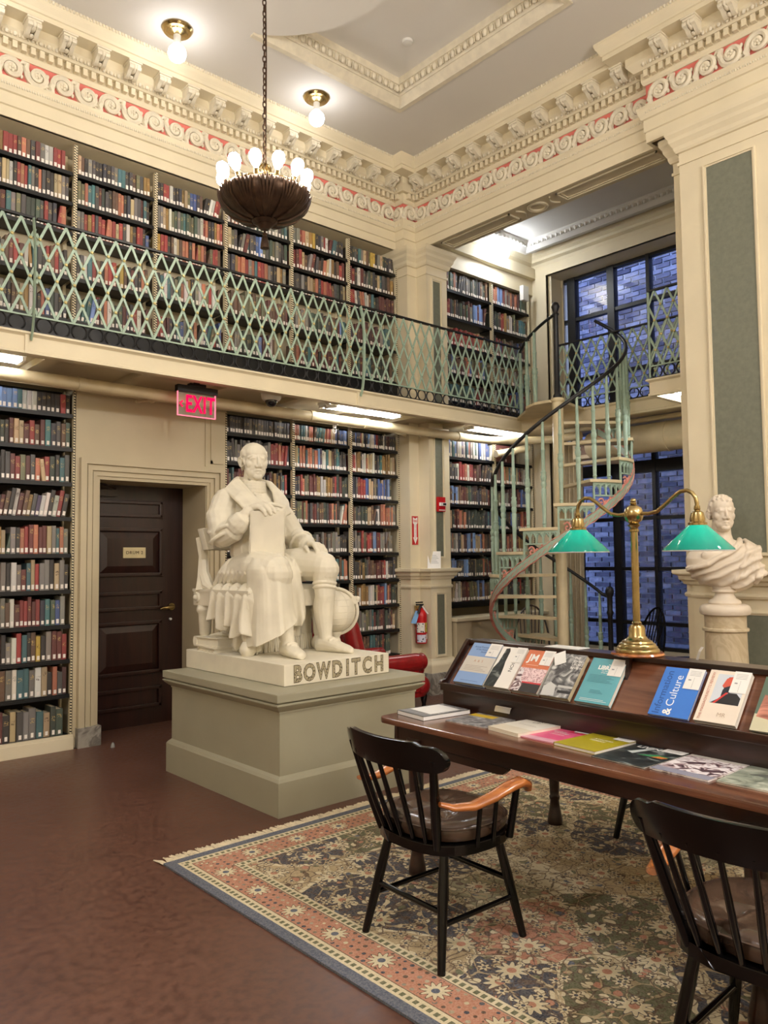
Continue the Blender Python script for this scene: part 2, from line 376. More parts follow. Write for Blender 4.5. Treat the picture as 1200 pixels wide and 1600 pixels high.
for i, (a, b, f) in enumerate(segs):
    a2 = (max(a[0], .9), a[1]) if i == 0 else a
    if i in (0, 3, 4):
        along(a2, b, .208, sme, fz, 'scroll_relief', 5.595, .004, f, True, .03, i)
        along(a2, b, .288, mme, cor, 'modillion', 5.86, .127, f, False, .08)
    else:
        along(a2, b, .19, sme, fz, 'scroll_relief', 5.595, .004, f, True, .0, i)
        along(a2, b, .2, mme, cor, 'modillion', 5.86, .127, f, False, .0)
    along(a2, b, .072, dme, cor, 'dentil', 5.775, .05, f, False, .0)
    egg_run(eg, (a2[0] + f[0] * .1, a2[1] + f[1] * .1, 0), (b[0] + f[0] * .1, b[1] + f[1] * .1, 0), 5.848, (f[0], f[1], 0), .004, .066, .019)
    egg_run(eg, (a2[0] + f[0] * .05, a2[1] + f[1] * .05, 0), (b[0] + f[0] * .05, b[1] + f[1] * .05, 0), 5.435, (f[0], f[1], 0), .006, .04, .009)
    egg_run(eg, (a2[0] + f[0] * .31, a2[1] + f[1] * .31, 0), (b[0] + f[0] * .31, b[1] + f[1] * .31, 0), 6.092, (f[0], f[1], 0), .012, .055, .014)
tag(eg.build('egg_and_dart', 'plaster', cor, smooth=60), kind='stuff')
# ---------------------------------------------------------------- pilaster mouldings: capitals, dado rail, base, marble foot
POST = [(6.2, YW), (6.2, 6.5), (XB, 6.5), (XB, 6.33), (6.69, 6.33), (6.69, YW)]
PILR = [(6.69, 3.26), (XB, 3.26), (XB, 3.14), (6.22, 3.14), (6.22, -3.9)]
CAPI = [(0, 4.86), (.012, 4.86), (.012, 4.885), (.002, 4.89), (.002, 4.965), (.02, 4.97), (.03, 4.99), (.035, 5.02), (.06, 5.06), (.065, 5.09), (.085, 5.12), (.09, 5.14), (.09, 5.175), (0, 5.175)]
DADO = [(0, 1.20), (.012, 1.2), (.018, 1.22), (.012, 1.235), (.002, 1.24), (.002, 1.30), (.02, 1.305), (.03, 1.33), (.05, 1.345), (.055, 1.375), (.085, 1.39), (.09, 1.40), (.09, 1.425), (0, 1.43)]
BASE = [(0, .40), (.012, .40), (.02, .375), (.045, .345), (.05, .33), (.05, .245), (0, .245)]
FOOT = [(.0, .20), (.052, .245), (.056, .24), (.056, 0)]
for k, P in enumerate((POST, PILR)):
    who = 'corner pilaster by the fire sign' if k == 0 else 'tall right pilaster behind the bust'
    struct(MB().sweep(CAPI, P).build('trim_%d' % (4 + 4 * k), 'cream'), 'moulded cream capital of the ' + who)
    struct(MB().sweep(DADO, P).build('trim_%d' % (5 + 4 * k), 'cream'), 'moulded cream dado rail of the ' + who)
    struct(MB().sweep(BASE, P).build('trim_%d' % (6 + 4 * k), 'cream'), 'moulded cream base of the ' + who)
    struct(MB().sweep(FOOT, P).build('trim_%d' % (7 + 4 * k), 'marble'), 'grey veined marble foot of the ' + who)
def panel(name, u0, u1, z0, z1, place, parent):    # green panel in a raised frame; place maps (u, out, z) to the world
    fr = MB(); W_ = .022
    def fb(a, b, c, d, o0, o1):
        pts = [place(u, o, z) for z in (c, d) for o in (o0, o1) for u in (a, b)]
        fr.add(pts, [(0, 2, 3, 1), (4, 5, 7, 6), (0, 1, 5, 4), (2, 6, 7, 3), (0, 4, 6, 2), (1, 3, 7, 5)])
    for (o, i, h) in ((0, .012, .022), (.012, W_ + .004, .012)):
        fb(u0 - W_ + o, u1 + W_ - o, z0 - W_ + o, z0 - W_ + i, 0, h); fb(u0 - W_ + o, u1 + W_ - o, z1 + W_ - i, z1 + W_ - o, 0, h)
        fb(u0 - W_ + o, u0 - W_ + i, z0 - W_ + i, z1 + W_ - i, 0, h); fb(u1 + W_ - i, u1 + W_ - o, z0 - W_ + i, z1 + W_ - i, 0, h)
    f = fr.build('panel_frame', 'cream', parent)
    p = MB(); pts = [place(u, o, z) for z in (z0, z1) for o in (0, .006) for u in (u0, u1)]
    p.add(pts, [(0, 2, 3, 1), (4, 5, 7, 6), (0, 1, 5, 4), (2, 6, 7, 3), (0, 4, 6, 2), (1, 3, 7, 5)]); p.build('green_panel', 'green', parent)
wr = bpy.data.objects['wall_right']
jamb = lambda u, o, z: (u, 6.33 - o, z)
panel('p', 6.44, 6.57, 3.30, 4.80, jamb, wr); panel('p', 6.44, 6.57, 1.56, 2.98, jamb, wr); panel('p', 6.44, 6.57, .44, 1.13, jamb, wr)
pil = lambda u, o, z: (6.22 - o, u, z)
panel('p', 2.53, 2.91, 1.56, 4.76, pil, wr); panel('p', 2.53, 2.91, .5, 1.08, pil, wr)
# soffit of the beam: raised panels with curved ends and a round boss
so = MB()
for y0, y1 in ((5.15, 6.15), (3.45, 4.55)):
    for i, (o, h) in enumerate(((0, .018), (.022, .009))):
        for a in ((6.42 + o, 6.436 + o, y0 + o, y1 - o), (6.604 - o, 6.62 - o, y0 + o, y1 - o), (6.42 + o, 6.62 - o, y0 + o, y0 + .016 + o), (6.42 + o, 6.62 - o, y1 - .016 - o, y1 - o)): so.box(a[0], a[1], a[2], a[3], 5.2 - h, 5.2)
for r in (.105, .085): so.tube([(6.52 + r * cos(t), 4.85 + r * sin(t), 5.195) for t in [2 * pi * k / 28 for k in range(28)]], .011, 6, closed=True)
for s_, yy in ((1, 5.04), (-1, 4.66)):
    so.tube([(6.43 + .18 * k / 10, yy + s_ * .05 * sin(pi * k / 10) * -1 + s_ * .03, 5.195) for k in range(11)], .009, 6)
so.build('soffit_moulding', 'cream', wr, smooth=40)
# ---------------------------------------------------------------- alcove beyond the opening
XC, XGL = 8.5, 8.85
struct(MB().box(6.69, 9.0, 2.9, 7.1, 5.6, 5.7).build('ceiling_alcove', 'ceil'), 'pale ceiling of the window alcove')
ca = bpy.data.objects['ceiling_alcove']
f = MB(); f.sweep([(0, 5.6), (0, 5.44), (.05, 5.43), (.07, 5.47), (.12, 5.49), (.125, 5.52), (.16, 5.55), (.17, 5.6)], [(6.7, 6.47), (XC, 6.47), (XC, 3.0)], side=1)
f.build('alcove_cornice', 'cream', ca, smooth=30)
f = MB(); pth = [(6.9, 6.2), (8.06, 6.2), (8.06, 3.0)]
f.sweep([(0, 5.6), (0, 5.5), (.02, 5.495), (.08, 5.53), (.09, 5.535), (.13, 5.58), (.13, 5.6)], pth, side=1); f.sweep([(0, 5.6), (0, 5.5), (-.03, 5.5), (-.03, 5.6)], pth, side=1)
f.build('coffer_moulding', 'ceil', ca, smooth=30)
e = MB(); egg_run(e, (6.9, 6.095, 0), (7.96, 6.095, 0), 5.556, (0, -1, 0), .0, .07, .026); egg_run(e, (7.955, 6.1, 0), (7.955, 3.2, 0), 5.556, (-1, 0, 0), .0, .07, .026)
tag(e.build('egg_and_dart', 'ceil', ca, smooth=60), kind='stuff')
w = MB(); w.box(XC, 9.0, 6.18, 7.0, 0, 5.6); w.box(XC, 9.0, 3.0, 6.18, 5.3, 5.6); w.box(XC, 9.0, 3.0, 6.18, 0, .40); w.box(XC, 9.0, 2.6, 3.9, 0, 5.6)
w.box(6.69, 9.0, 2.8, 3.26, 0, 5.6)
struct(w.build('wall_window', 'cream'), 'cream alcove wall around the tall black window')
f = MB()                                  # architrave trim round the window opening
for (o, h) in ((0, .05), (.045, .035), (.12, .02)):
    f.box(XC - h, XC, 6.18, 6.18 + .17 - o * 1.0, .4, 5.3 + .17 - o); f.box(XC - h, XC, 3.9, 6.18, 5.3, 5.3 + .17 - o)
struct(f.build('trim_12', 'cream'), 'moulded cream trim round the alcove window')
f = MB(); f.box(XC + .05, XGL - .05, 6.165, 6.18, 1.0, 5.2); f.box(XC + .03, XC + .05, 6.15, 6.18, .9, 5.3); f.box(XGL - .06, XGL - .04, 6.15, 6.18, .9, 5.3)
struct(f.build('trim_13', 'cream'), 'panelled cream reveal beside the window')
# window: black frame members and panes
win = struct(MB().box(XGL - .05, XGL + .05, 3.9, 6.18, .36, .44).build('window_1', 'dark'), 'tall black steel window onto a brick wall')
vb = [(6.03, .06), (5.43, .05), (4.905, .022), (4.3, .05), (3.95, .05)]
for y, h in vb: MB().box(XGL - .05, XGL + .05, y - h, y + h, .4, 5.35).build('mullion', 'dark', win)
hb = [(.72, .022), (1.385, .022), (2.01, .022), (2.65, .075), (3.9, .02), (4.72, .022), (5.32, .06)]
for z, h in hb: MB().box(XGL - .04, XGL + .04, 3.9, 6.18, z - h, z + h).build('transom', 'dark', win)
ys = [5.97, 5.48, 5.38, 4.927, 4.883, 4.35]; zs = [.44] + [v for z, h in hb for v in (z - h, z + h)]
for i in range(0, 6, 2):
    for j in range(0, len(zs) - 1, 2):
        MB().box(XGL - .003, XGL + .003, ys[i + 1], ys[i], zs[j], zs[j + 1]).build('pane', 'glass', win)
# brick wall outside: each brick proud of the mortar
bw = struct(MB().box(10.46, 10.7, 0.5, 9.5, -1.0, 8.5).build('wall_outside', mat('mortar', (190, 194, 202), 0.9)), 'blue grey brick wall outside the window')
BRK = []
for k, c in enumerate(((96, 92, 104), (122, 118, 128), (76, 72, 84), (142, 138, 146))):
    BRK.append(mat('brick_%d' % k, c, 0.85, var=0.18, scale=9, bump=0.25, bscale=30))
bmesh_ = [MB().box(-.02, .03, -.114, .114, -.030, .030).build('brick', BRK[k], bw).data for k in range(4)]
for o in list(bw.children): bpy.data.objects.remove(o)
rb = random.Random(5); cand = []
for r in range(0, 80):
    z = .05 + r * .076
    for k in range(0, 26):
        y = 3.2 + k * .25 + (.125 if r % 2 else 0) + rb.uniform(-.006, .006)
        u, v = px((10.46, y, z))
        inview = (900 < u < 1062 and 385 < v < 1040)
        cand.append((0 if (inview and (v < 520 or v > 690)) else 1 if inview else 2, rb.random(), y, z))
cand.sort(); rest = MB()
for i, (q, _, y, z) in enumerate(cand):
    if i < 300: link('brick', bmesh_[rb.choice((0, 0, 1, 1, 2, 3))], bw, (10.45 + rb.uniform(-.006, .006), y, z), None, (1, rb.uniform(.96, 1.0), rb.uniform(.94, 1)))
    else:
        rest.cur = rb.choice((0, 0, 1, 1, 2, 3)); d = rb.uniform(-.006, .006); rest.box(10.43 + d, 10.48, y - .116, y + .116, z - .031, z + .031)
tag(rest.build('bricks', BRK, bw), kind='stuff')
struct(MB().box(9.0, 10.5, .5, 9.5, -.1, .30).build('floor_outside', mat('courtyard_slab', (90, 92, 100), 0.8)), 'grey paving outside the window')
# curtain, duct, pipes, heater box
cu = MB(); nf = 60; vs = []
for i in range(nf + 1):
    y = 5.98 - .36 * i / nf; xo = 8.36 + .028 * sin(i * 1.15) + .012 * sin(i * .51 + 1)
    for z in (.25, 1.2, 2.2, 3.0): vs.append((xo + .006 * sin(z * 3 + i * .4), y + (.01 * (3 - z)), z))
    for z in (3.0, 2.2, 1.2, .25): vs.append((xo + .012, y + (.01 * (3 - z)), z))
fs = []
for i in range(nf):
    for k in range(8): fs.append((i * 8 + k, i * 8 + (k + 1) % 8, (i + 1) * 8 + (k + 1) % 8, (i + 1) * 8 + k))
cu.add(vs, fs)
tag(cu.build('curtain', 'curtain', smooth=60), 'pleated beige curtain drawn back at the left of the window', 'curtain')
d = MB(); d.tube([(8.05, 5.28, 2.865), (8.05, 5.23, 2.865), (8.05, 3.28, 2.865)], [.15, .165, .165], 20)
for y in (5.0, 4.3, 3.6): d.tube([(8.05, y, 2.865), (8.05, y - .03, 2.865)], .172, 20)
tag(d.build('air_duct', 'pipe', smooth=40), 'fat cream round air duct below the alcove gallery', 'duct')
p = MB(); p.tube([(8.0, 5.75, 3.075), (8.0, 3.28, 3.075)], .03, 12); p.tube([(7.97, 4.7, 3.09), (7.87, 4.7, 3.0), (7.86, 4.7, 2.9)], .008, 6)
tag(p.build('pipe', 'pipe', smooth=40), 'thin cream pipe running just above the fat duct', 'pipe')
h = thing('heater_unit', 'small cream wall heater with dark mesh grille below the gallery', 'heater', (8.25, 5.35, 2.74))
MB().box(-.08, .12, -.28, .28, 0, .24).build('body', 'pipe', h, bevel=.01)
gm = MB(); gm.box(-.088, -.082, -.22, .22, .05, .17); gm.build('grille', 'bronze', h)
# ledge cabinet below the alcove bookcase
w = MB(); w.box(6.72, 6.98, 6.28, 6.6, 0, .80); w.box(6.98, 8.45, 6.33, 6.6, 0, .80)
struct(w.build('baseboard_alcove', 'buff'), 'low buff plinth under the alcove bookcase')
MB().box(6.70, 8.5, 6.25, 6.6, .80, .84).build('ledge', 'cream', bpy.data.objects['baseboard_alcove'], bevel=.008)
# ---------------------------------------------------------------- gallery floor with fascia
gal = MB(); gal.box(-3.5, XG + .02, YF + .01, 6.99, 3.12, 3.19); gal.box(XG + .005, XC + .3, 3.2, 6.99, 3.12, 3.188); gal.box(6.72, XC, 3.26, 3.74, 3.12, 3.188)
gal = struct(gal.build('floor_gallery', 'black'), 'black gallery floor running along the bookcases')
FA = [(.03, 3.20), (-.02, 3.20), (-.03, 3.195), (-.03, 3.182), (-.012, 3.172), (-.005, 3.165), (-.005, 3.065), (-.014, 3.06), (-.014, 3.04), (.04, 3.04), (.04, 3.2)]
fs_ = MB(); fs_.sweep([(-a, z) for a, z in FA], [(-3.5, YF), (XG, YF), (XG, 3.74), (6.70, 3.74), (6.70, 3.26)][:3], side=1)
fs_.sweep([(-a, z) for a, z in FA], [(XG, 3.74), (6.70, 3.74), (6.70, 3.2)], side=1)
fs_.build('fascia', 'cream', gal, smooth=20)
for x in (1.77, 4.86): MB().box(x - .012, x + .012, YF - .018, YF + .0, 3.04, 3.175).build('fascia_joint', 'cream', gal)
un = MB()                                # coffered underside
un.box(-3.5, 6.2, 6.62, 6.66, 3.03, 3.12); un.box(-3.5, XG, YF + .03, YF + .10, 3.045, 3.12)
for x in [-3.4 + .772 * k for k in range(14)]: un.box(x - .05, x + .05, YF + .1, 6.65, 3.06, 3.12)
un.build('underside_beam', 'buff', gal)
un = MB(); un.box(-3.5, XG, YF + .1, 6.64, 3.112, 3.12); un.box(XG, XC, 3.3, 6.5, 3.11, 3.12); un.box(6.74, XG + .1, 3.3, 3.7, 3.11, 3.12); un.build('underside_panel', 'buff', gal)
# railings
barm = MB().box(-.0095, .0095, -.004, .004, 0, 1).build('bar', 'patina'); bme = barm.data; bpy.data.objects.remove(barm)
rg = MB().tube([(.056 * cos(2 * pi * k / 20), 0, .056 * sin(2 * pi * k / 20)) for k in range(20)], .007, 6, closed=True).build('ring', 'iron', smooth=60); rme = rg.data; bpy.data.objects.remove(rg)
M['stud'] = mat('pale_gold_stud', (206, 190, 128), 0.4, 0.2)
def railing(label, loc, rz, L, s=.127, z0=.125, z1=.835, rings=True, ends=(1, 1), stud='stud', phase=0.0, railm='iron'):
    t = thing('gallery_railing', label, 'railing', loc, rz, 'gallery railings')
    MB().box(0, L, -.018, .018, z1, z1 + .018).build('top_rail', railm, t, bevel=.004)
    MB().box(0, L, -.012, .012, z0 - .012, z0).build('lower_rail', 'patina', t)
    MB().box(0, L, -.014, .014, 0, .012).build('foot_rail', 'iron', t)
    H_ = z1 - z0; sh = 2.5 * s
    for sg in (1, -1):
        k = -4
        while k * s < L + 4 * s:
            x0 = k * s + phase; x1 = x0 + sg * sh; k += 1       # bottom and top ends
            ta, tb = 0.0, 1.0
            for lim, keep in ((0, 1), (L, -1)):
                f0, f1 = (x0 - lim) * keep, (x1 - lim) * keep
                if f0 < 0 and f1 < 0: ta = 2; break
                if f0 < 0: ta = max(ta, f0 / (f0 - f1))
                elif f1 < 0: tb = min(tb, f0 / (f0 - f1))
            if tb - ta < .06: continue
            dx, dz = (x1 - x0) * (tb - ta), H_ * (tb - ta)
            link('bar', bme, t, (x0 + (x1 - x0) * ta, -.004 * sg, z0 + H_ * ta), (0, atan2(dx, dz), 0), (1, 1, sqrt(dx * dx + dz * dz)))
    st = MB(); n = int(L / s) + 1
    for q in range(1, 5):
        for k in range(-1, n + 2):
            x = k * s + phase + (q / 5) * sh
            x = x - int(x / s) * s + k * s
            if .01 < x < L - .01 and k >= 0: st.sph((x, -.012, z0 + H_ * q / 5), (.013, .007, .013), 6, 4)
    tag(st.build('studs', stud, t, smooth=60), kind='stuff')
    if rings:
        k = 0
        while (k + .5) * s < L: link('ring', rme, t, ((k + .5) * s, 0, .0635)); k += 1
    for e_, x in ((ends[0], 0), (ends[1], L)):
        if e_: MB().tube([(x, 0, 0), (x, 0, z1)], .012, 8).build('post', 'patina', t, smooth=50)
    return t
def brace(t, x):
    pts = [(x, -.02, .83), (x, -.06, .70), (x, -.075, .5), (x, -.07, .3), (x, -.06, .12), (x, -.045, .02), (x, -.02, -.04), (x, -.012, -.06)]
    MB().tube(pts, .022, 6, flat=(1.0, .35)).build('brace', 'patina', t, smooth=40)
r1 = railing('pale green lattice railing at the left edge of the photo', (-.9, YF, ZG), 0, 2.72, phase=.02, ends=(0, 0))
brace(r1, 2.70)
r2 = railing('long pale green lattice railing on the gallery above the statue and exit sign', (1.83, YF, ZG), 0, 3.08, phase=.02, ends=(0, 0))
brace(r2, 3.06)
r3 = railing('pale green lattice railing on the gallery between fire sign pilaster and spiral stair', (4.92, YF, ZG), 0, 2.48, ends=(0, 1), stud='patina')
r4 = railing('pale green lattice railing crossing in front of the upper window', (XG, 5.28, ZG), -pi / 2, 1.55, z1=.76, ends=(0, 0))
r5 = railing('short lattice railing on the gallery end beside the tall right pilaster', (6.71, 3.74, ZG), -pi / 2, .5, z1=.83, ends=(1, 0))
# ---------------------------------------------------------------- door
door = struct(MB().box(2.6, 3.72, 7.12, 7.17, 0, 2.30).build('door_1', 'doorw'), 'dark panelled door in a deep buff frame')
dx0, dx1 = 2.70, 3.58
def dpanel(z0, z1, raised=True):
    f = MB(); x0, x1 = dx0 + .10, dx1 - .13
    for a in ((x0, x1, z0, z0 + .035), (x0, x1, z1 - .035, z1), (x0, x0 + .035, z0, z1), (x1 - .035, x1, z0, z1)): f.box(a[0], a[1], 7.095, 7.12, a[2], a[3])
    f.build('panel_moulding', 'doorw', door, bevel=.008)
    if raised:
        i = .035; b = [(x0 + i, 7.119, z0 + i), (x1 - i, 7.119, z0 + i), (x1 - i, 7.119, z1 - i), (x0 + i, 7.119, z1 - i)]; j = .10
        tt = [(x0 + j, 7.1, z0 + j), (x1 - j, 7.1, z0 + j), (x1 - j, 7.1, z1 - j), (x0 + j, 7.1, z1 - j)]
        MB().hexa(b, tt).build('panel', 'doorw', door)
dpanel(.16, .36, False); dpanel(.48, .98); dpanel(1.08, 1.26, False); dpanel(1.40, 1.86); dpanel(1.96, 2.12, False)
h = MB(); h.tube([(3.54, 7.12, 1.10), (3.54, 7.085, 1.10)], .034, 14); h.tube([(3.54, 7.09, 1.10), (3.54, 7.05, 1.10), (3.52, 7.045, 1.10), (3.43, 7.045, 1.092), (3.405, 7.05, 1.085)], [.015, .016, .018, .016, .010], 8)
h.build('handle', 'brass', door, smooth=50)
h = MB(); h.tube([(3.54, 7.12, .98), (3.54, 7.10, .98)], .012, 10); h.build('keyhole', 'steelw', door, smooth=50)
MB().box(3.3, 3.62, 7.1, 7.12, 2.27, 2.28).box(2.70, 2.98, 7.06, 7.12, 2.15, 2.21).tube([(2.95, 7.05, 2.22), (2.8, 6.9, 2.235), (2.72, 6.86, 2.24)], .012, 6).build('door_closer', 'doorw', door)
pl = MB().box(3.05, 3.27, 7.088, 7.10, 1.575, 1.675).build('nameplate', mat('cream_plate', (232, 214, 164), .5), door)
tm = textmesh('DRUM 2', .042, .001, spacing=1.15); tm.materials.append(M['bronze']); link('lettering', tm, pl, (3.16, 7.086, 1.625), (pi / 2, 0, 0))
# casing of the door: stepped architrave
f = MB()
for (o, w_, h) in ((0.0, .05, .055), (.05, .012, .03), (.062, .04, .042), (.102, .01, .02), (.112, .034, .03), (.146, .029, .016)):
    a, b, t_ = 2.47 + o, 3.85 - o, 2.43 - o
    f.box(a, a + w_, YB - h, YB, .16, t_ - w_); f.box(b - w_, b, YB - h, YB, .16, t_ - w_); f.box(a, b, YB - h, YB, t_ - w_, t_)
struct(f.build('trim_14', 'buff'), 'stepped buff architrave round the door')
struct(MB().box(2.465, 2.66, YB - .065, YB + .2, 0, .165).build('trim_15', 'marble', bevel=.004), 'veined marble plinth block left of the door')
struct(MB().box(3.65, 3.855, YB - .065, YB + .2, 0, .165).build('trim_16', 'marble', bevel=.004), 'veined marble plinth block right of the door')
f = MB(); f.box(2.45, 3.88, YB - .02, YB, 2.985, 3.04); f.box(3.66, 3.68, YB - .012, YB, 2.44, 2.98); f.box(3.72, 3.86, YB - .012, YB - .0, 2.47, 2.5); f.box(3.72, 3.74, YB - .012, YB, 2.47, 2.98)
struct(f.build('trim_17', 'buff'), 'buff cornice strip and panel frame above the door')
ds = MB().lathe([(.0, 0), (.018, 0), (.018, .01), (.012, .03), (.0, .045)], 12, (2.70, 6.45, 0)).build('door_stop', 'grey', smooth=50)
tag(ds, 'small grey dome door stop on the floor by the marble block', 'door stop')
# ---------------------------------------------------------------- bookcases and books
PAL = dict(K=(30, 29, 30), N=(38, 46, 66), B=(66, 98, 165), L=(128, 165, 222), T=(62, 120, 126), G=(66, 92, 76), O=(116, 116, 84), D=(104, 36, 34), R=(168, 48, 46),
           W=(78, 26, 32), S=(206, 124, 92), C=(205, 180, 138), Y=(222, 184, 72), Z=(104, 72, 50), A=(138, 134, 126), H=(74, 74, 76), E=(228, 222, 212), P=(84, 70, 108), M=(160, 122, 58), F=(42, 62, 52))
CNAME = dict(K='black', N='navy', B='blue', L='light blue', T='teal', G='green', O='olive', D='dark red', R='red', W='wine red', S='salmon', C='tan', Y='yellow', Z='brown', A='grey', H='charcoal', E='white', P='purple', M='mustard', F='forest green')
def bookmat(name, attr):
    g = NT(name)
    if attr:
        at = g.n('Attribute', attribute_name='Col'); col = at.outputs['Color']; rnd = at.outputs['Alpha']
    else:
        oi = g.n('ObjectInfo'); col = oi.outputs['Color']; rnd = oi.outputs['Random']
    uv = g.n('UVMap'); sx = g.n('SeparateXYZ'); g.l(uv.outputs[0], sx.inputs[0]); v = sx.outputs[1]; u = sx.outputs[0]
    # title block and bands placed at a height that differs from book to book
    h = g.math('MULTIPLY_ADD', rnd, .22); nd = h.node; nd.inputs[2].default_value = .58
    dv = g.math('ABSOLUTE', g.math('SUBTRACT', v, h)); inb = g.math('LESS_THAN', dv, .085)
    nz = g.n('TexNoise', Scale=1.0, Detail=2.0); cb = g.n('CombineXYZ'); g.l(g.math('MULTIPLY', u, 5.0), cb.inputs[0]); g.l(g.math('MULTIPLY', v, 34.0), cb.inputs[1]); g.l(g.math('MULTIPLY', rnd, 90.0), cb.inputs[2]); g.l(cb.outputs[0], nz.inputs['Vector'])
    tx = g.math('GREATER_THAN', nz.outputs[0], .54); du = g.math('LESS_THAN', g.math('ABSOLUTE', g.math('SUBTRACT', u, .5)), .32)
    fac = g.math('MULTIPLY', g.math('MULTIPLY', inb, tx), du)
    fac = g.math('MULTIPLY', fac, g.math('GREATER_THAN', g.math('FRACT', g.math('MULTIPLY', rnd, 7.31)), .35))
    hsv = g.n('HueSaturation'); g.l(col, hsv.inputs['Color']); bw_ = g.n('RGBToBW'); g.l(col, bw_.inputs[0])
    light = g.math('GREATER_THAN', bw_.outputs[0], .28)
    ink = g.mix(light, lin((205, 176, 110)), lin((60, 40, 34)))
    n2 = g.n('TexNoise', Scale=40.0, Detail=4.0); tc = g.n('TexCoord'); g.l(tc.outputs['Object'], n2.inputs['Vector'])
    worn = g.mix(g.math('MULTIPLY', n2.outputs[0], .28), col, (.35, .3, .26, 1))
    g.l(g.mix(g.math('MULTIPLY', fac, .75), worn, ink), g.p.inputs['Base Color']); g.p.inputs['Roughness'].default_value = .5
    return g.m
M['book'] = bookmat('book_cloth', False); M['bookstuff'] = bookmat('book_cloth_mass', True)
M['pages'] = mat('book_pages', (222, 206, 172), .8, var=.05, scale=40)
# unit book: spine at y=0 facing -y, x thickness, z height; rounded spine, boards over a page block
UX = [(-.5, .06), (-.46, .018), (-.25, .0), (.25, .0), (.46, .018), (.5, .06)]
def unit_book():
    vs = []; fs = []; mi = []; uvs = []
    for z in (0, 1):
        for (x, y) in UX: vs.append((x, y, z))
    n = 6
    for i in range(n - 1): fs.append((i, i + 1, n + i + 1, n + i)); mi.append(0)
    b = len(vs); vs += [(-.5, 1, 0), (.5, 1, 0), (-.5, 1, 1), (.5, 1, 1)]
    fs += [(0, 6, b + 2, b), (5, b + 1, b + 3, 11)]; mi += [0, 0]
    # boards: top edges, page block slightly below
    p = len(vs); vs += [(-.40, .06, .985), (.40, .06, .985), (.40, .98, .985), (-.40, .98, .985), (-.40, .06, 1), (.40, .06, 1), (.40, .98, 1), (-.40, .98, 1)]
    fs.append((p, p + 1, p + 2, p + 3)); mi.append(1)
    fs += [(6, 7, 8, 9, 10, 11, p + 5, p + 4), (6, p + 4, p + 7, b + 2), (11, b + 3, p + 6, p + 5), (p + 4, p + 5, p + 1, p), (p + 5, p + 6, p + 2, p + 1), (p + 7, p + 4, p, p + 3)]; mi += [0] * 6
    fs.append((0, b, b + 1, 5, 4, 3, 2, 1)); mi.append(0)
    fs.append((b, b + 2, b + 3, b + 1)); mi.append(1)
    return vs, fs, mi
BV, BF, BM = unit_book()
me_book = bpy.data.meshes.new('book'); me_book.from_pydata(BV, [], BF); me_book.materials.append(M['book']); me_book.materials.append(M['pages'])
me_book.polygons.foreach_set('material_index', BM)
uvl = me_book.uv_layers.new(name='UVMap')
for lp in me_book.loops: c = me_book.vertices[lp.vertex_index].co; uvl.data[lp.index].uv = (c.x + .5, c.z)
LV = [(-.5, 0, 0), (.5, 0, 0), (.5, 0, 1), (-.5, 0, 1), (-.5, .004, 0), (.5, .004, 0), (.5, .004, 1), (-.5, .004, 1)]
LF = [(0, 1, 2, 3), (7, 6, 5, 4), (0, 4, 5, 1), (3, 2, 6, 7), (0, 3, 7, 4), (1, 5, 6, 2)]
me_lab = bpy.data.meshes.new('spine_label'); me_lab.from_pydata(LV, [], LF); me_lab.materials.append(M['tape'])
def uprightmat():
    g = NT('slotted_cream_upright'); tc = g.n('TexCoord'); sx = g.n('SeparateXYZ'); g.l(tc.outputs['Object'], sx.inputs[0])
    zz = g.math('FRACT', g.math('ADD', g.math('MULTIPLY', sx.outputs[2], 42.0), g.math('MULTIPLY', sx.outputs[0], 9.0)))
    slot = g.math('LESS_THAN', zz, .45); fy = g.math('LESS_THAN', sx.outputs[1], .004)
    g.l(g.mix(g.math('MULTIPLY', slot, fy), lin((228, 214, 178)), (.006, .006, .006, 1)), g.p.inputs['Base Color']); g.p.inputs['Roughness'].default_value = .5
    return g.m
M['upright'] = uprightmat(); M['darkback'] = mat('dark_back_boards', (44, 38, 32), .7)
BOOKS = []      # (x, y, z, thick, height, depth, lean, colour key, label height, bay name, shelf name, number)
rk = random.Random(21)
ORD = ['first', 'second', 'third', 'fourth', 'fifth', 'sixth', 'seventh', 'eighth', 'ninth', 'tenth', 'eleventh', 'twelfth', 'thirteenth', 'fourteenth', 'fifteenth', 'sixteenth', 'seventeenth', 'eighteenth', 'nineteenth', 'twentieth', 'twenty-first', 'twenty-second', 'twenty-third', 'twenty-fourth', 'twenty-fifth', 'twenty-sixth', 'twenty-seventh', 'twenty-eighth', 'twenty-ninth', 'thirtieth', 'thirty-first', 'thirty-second']
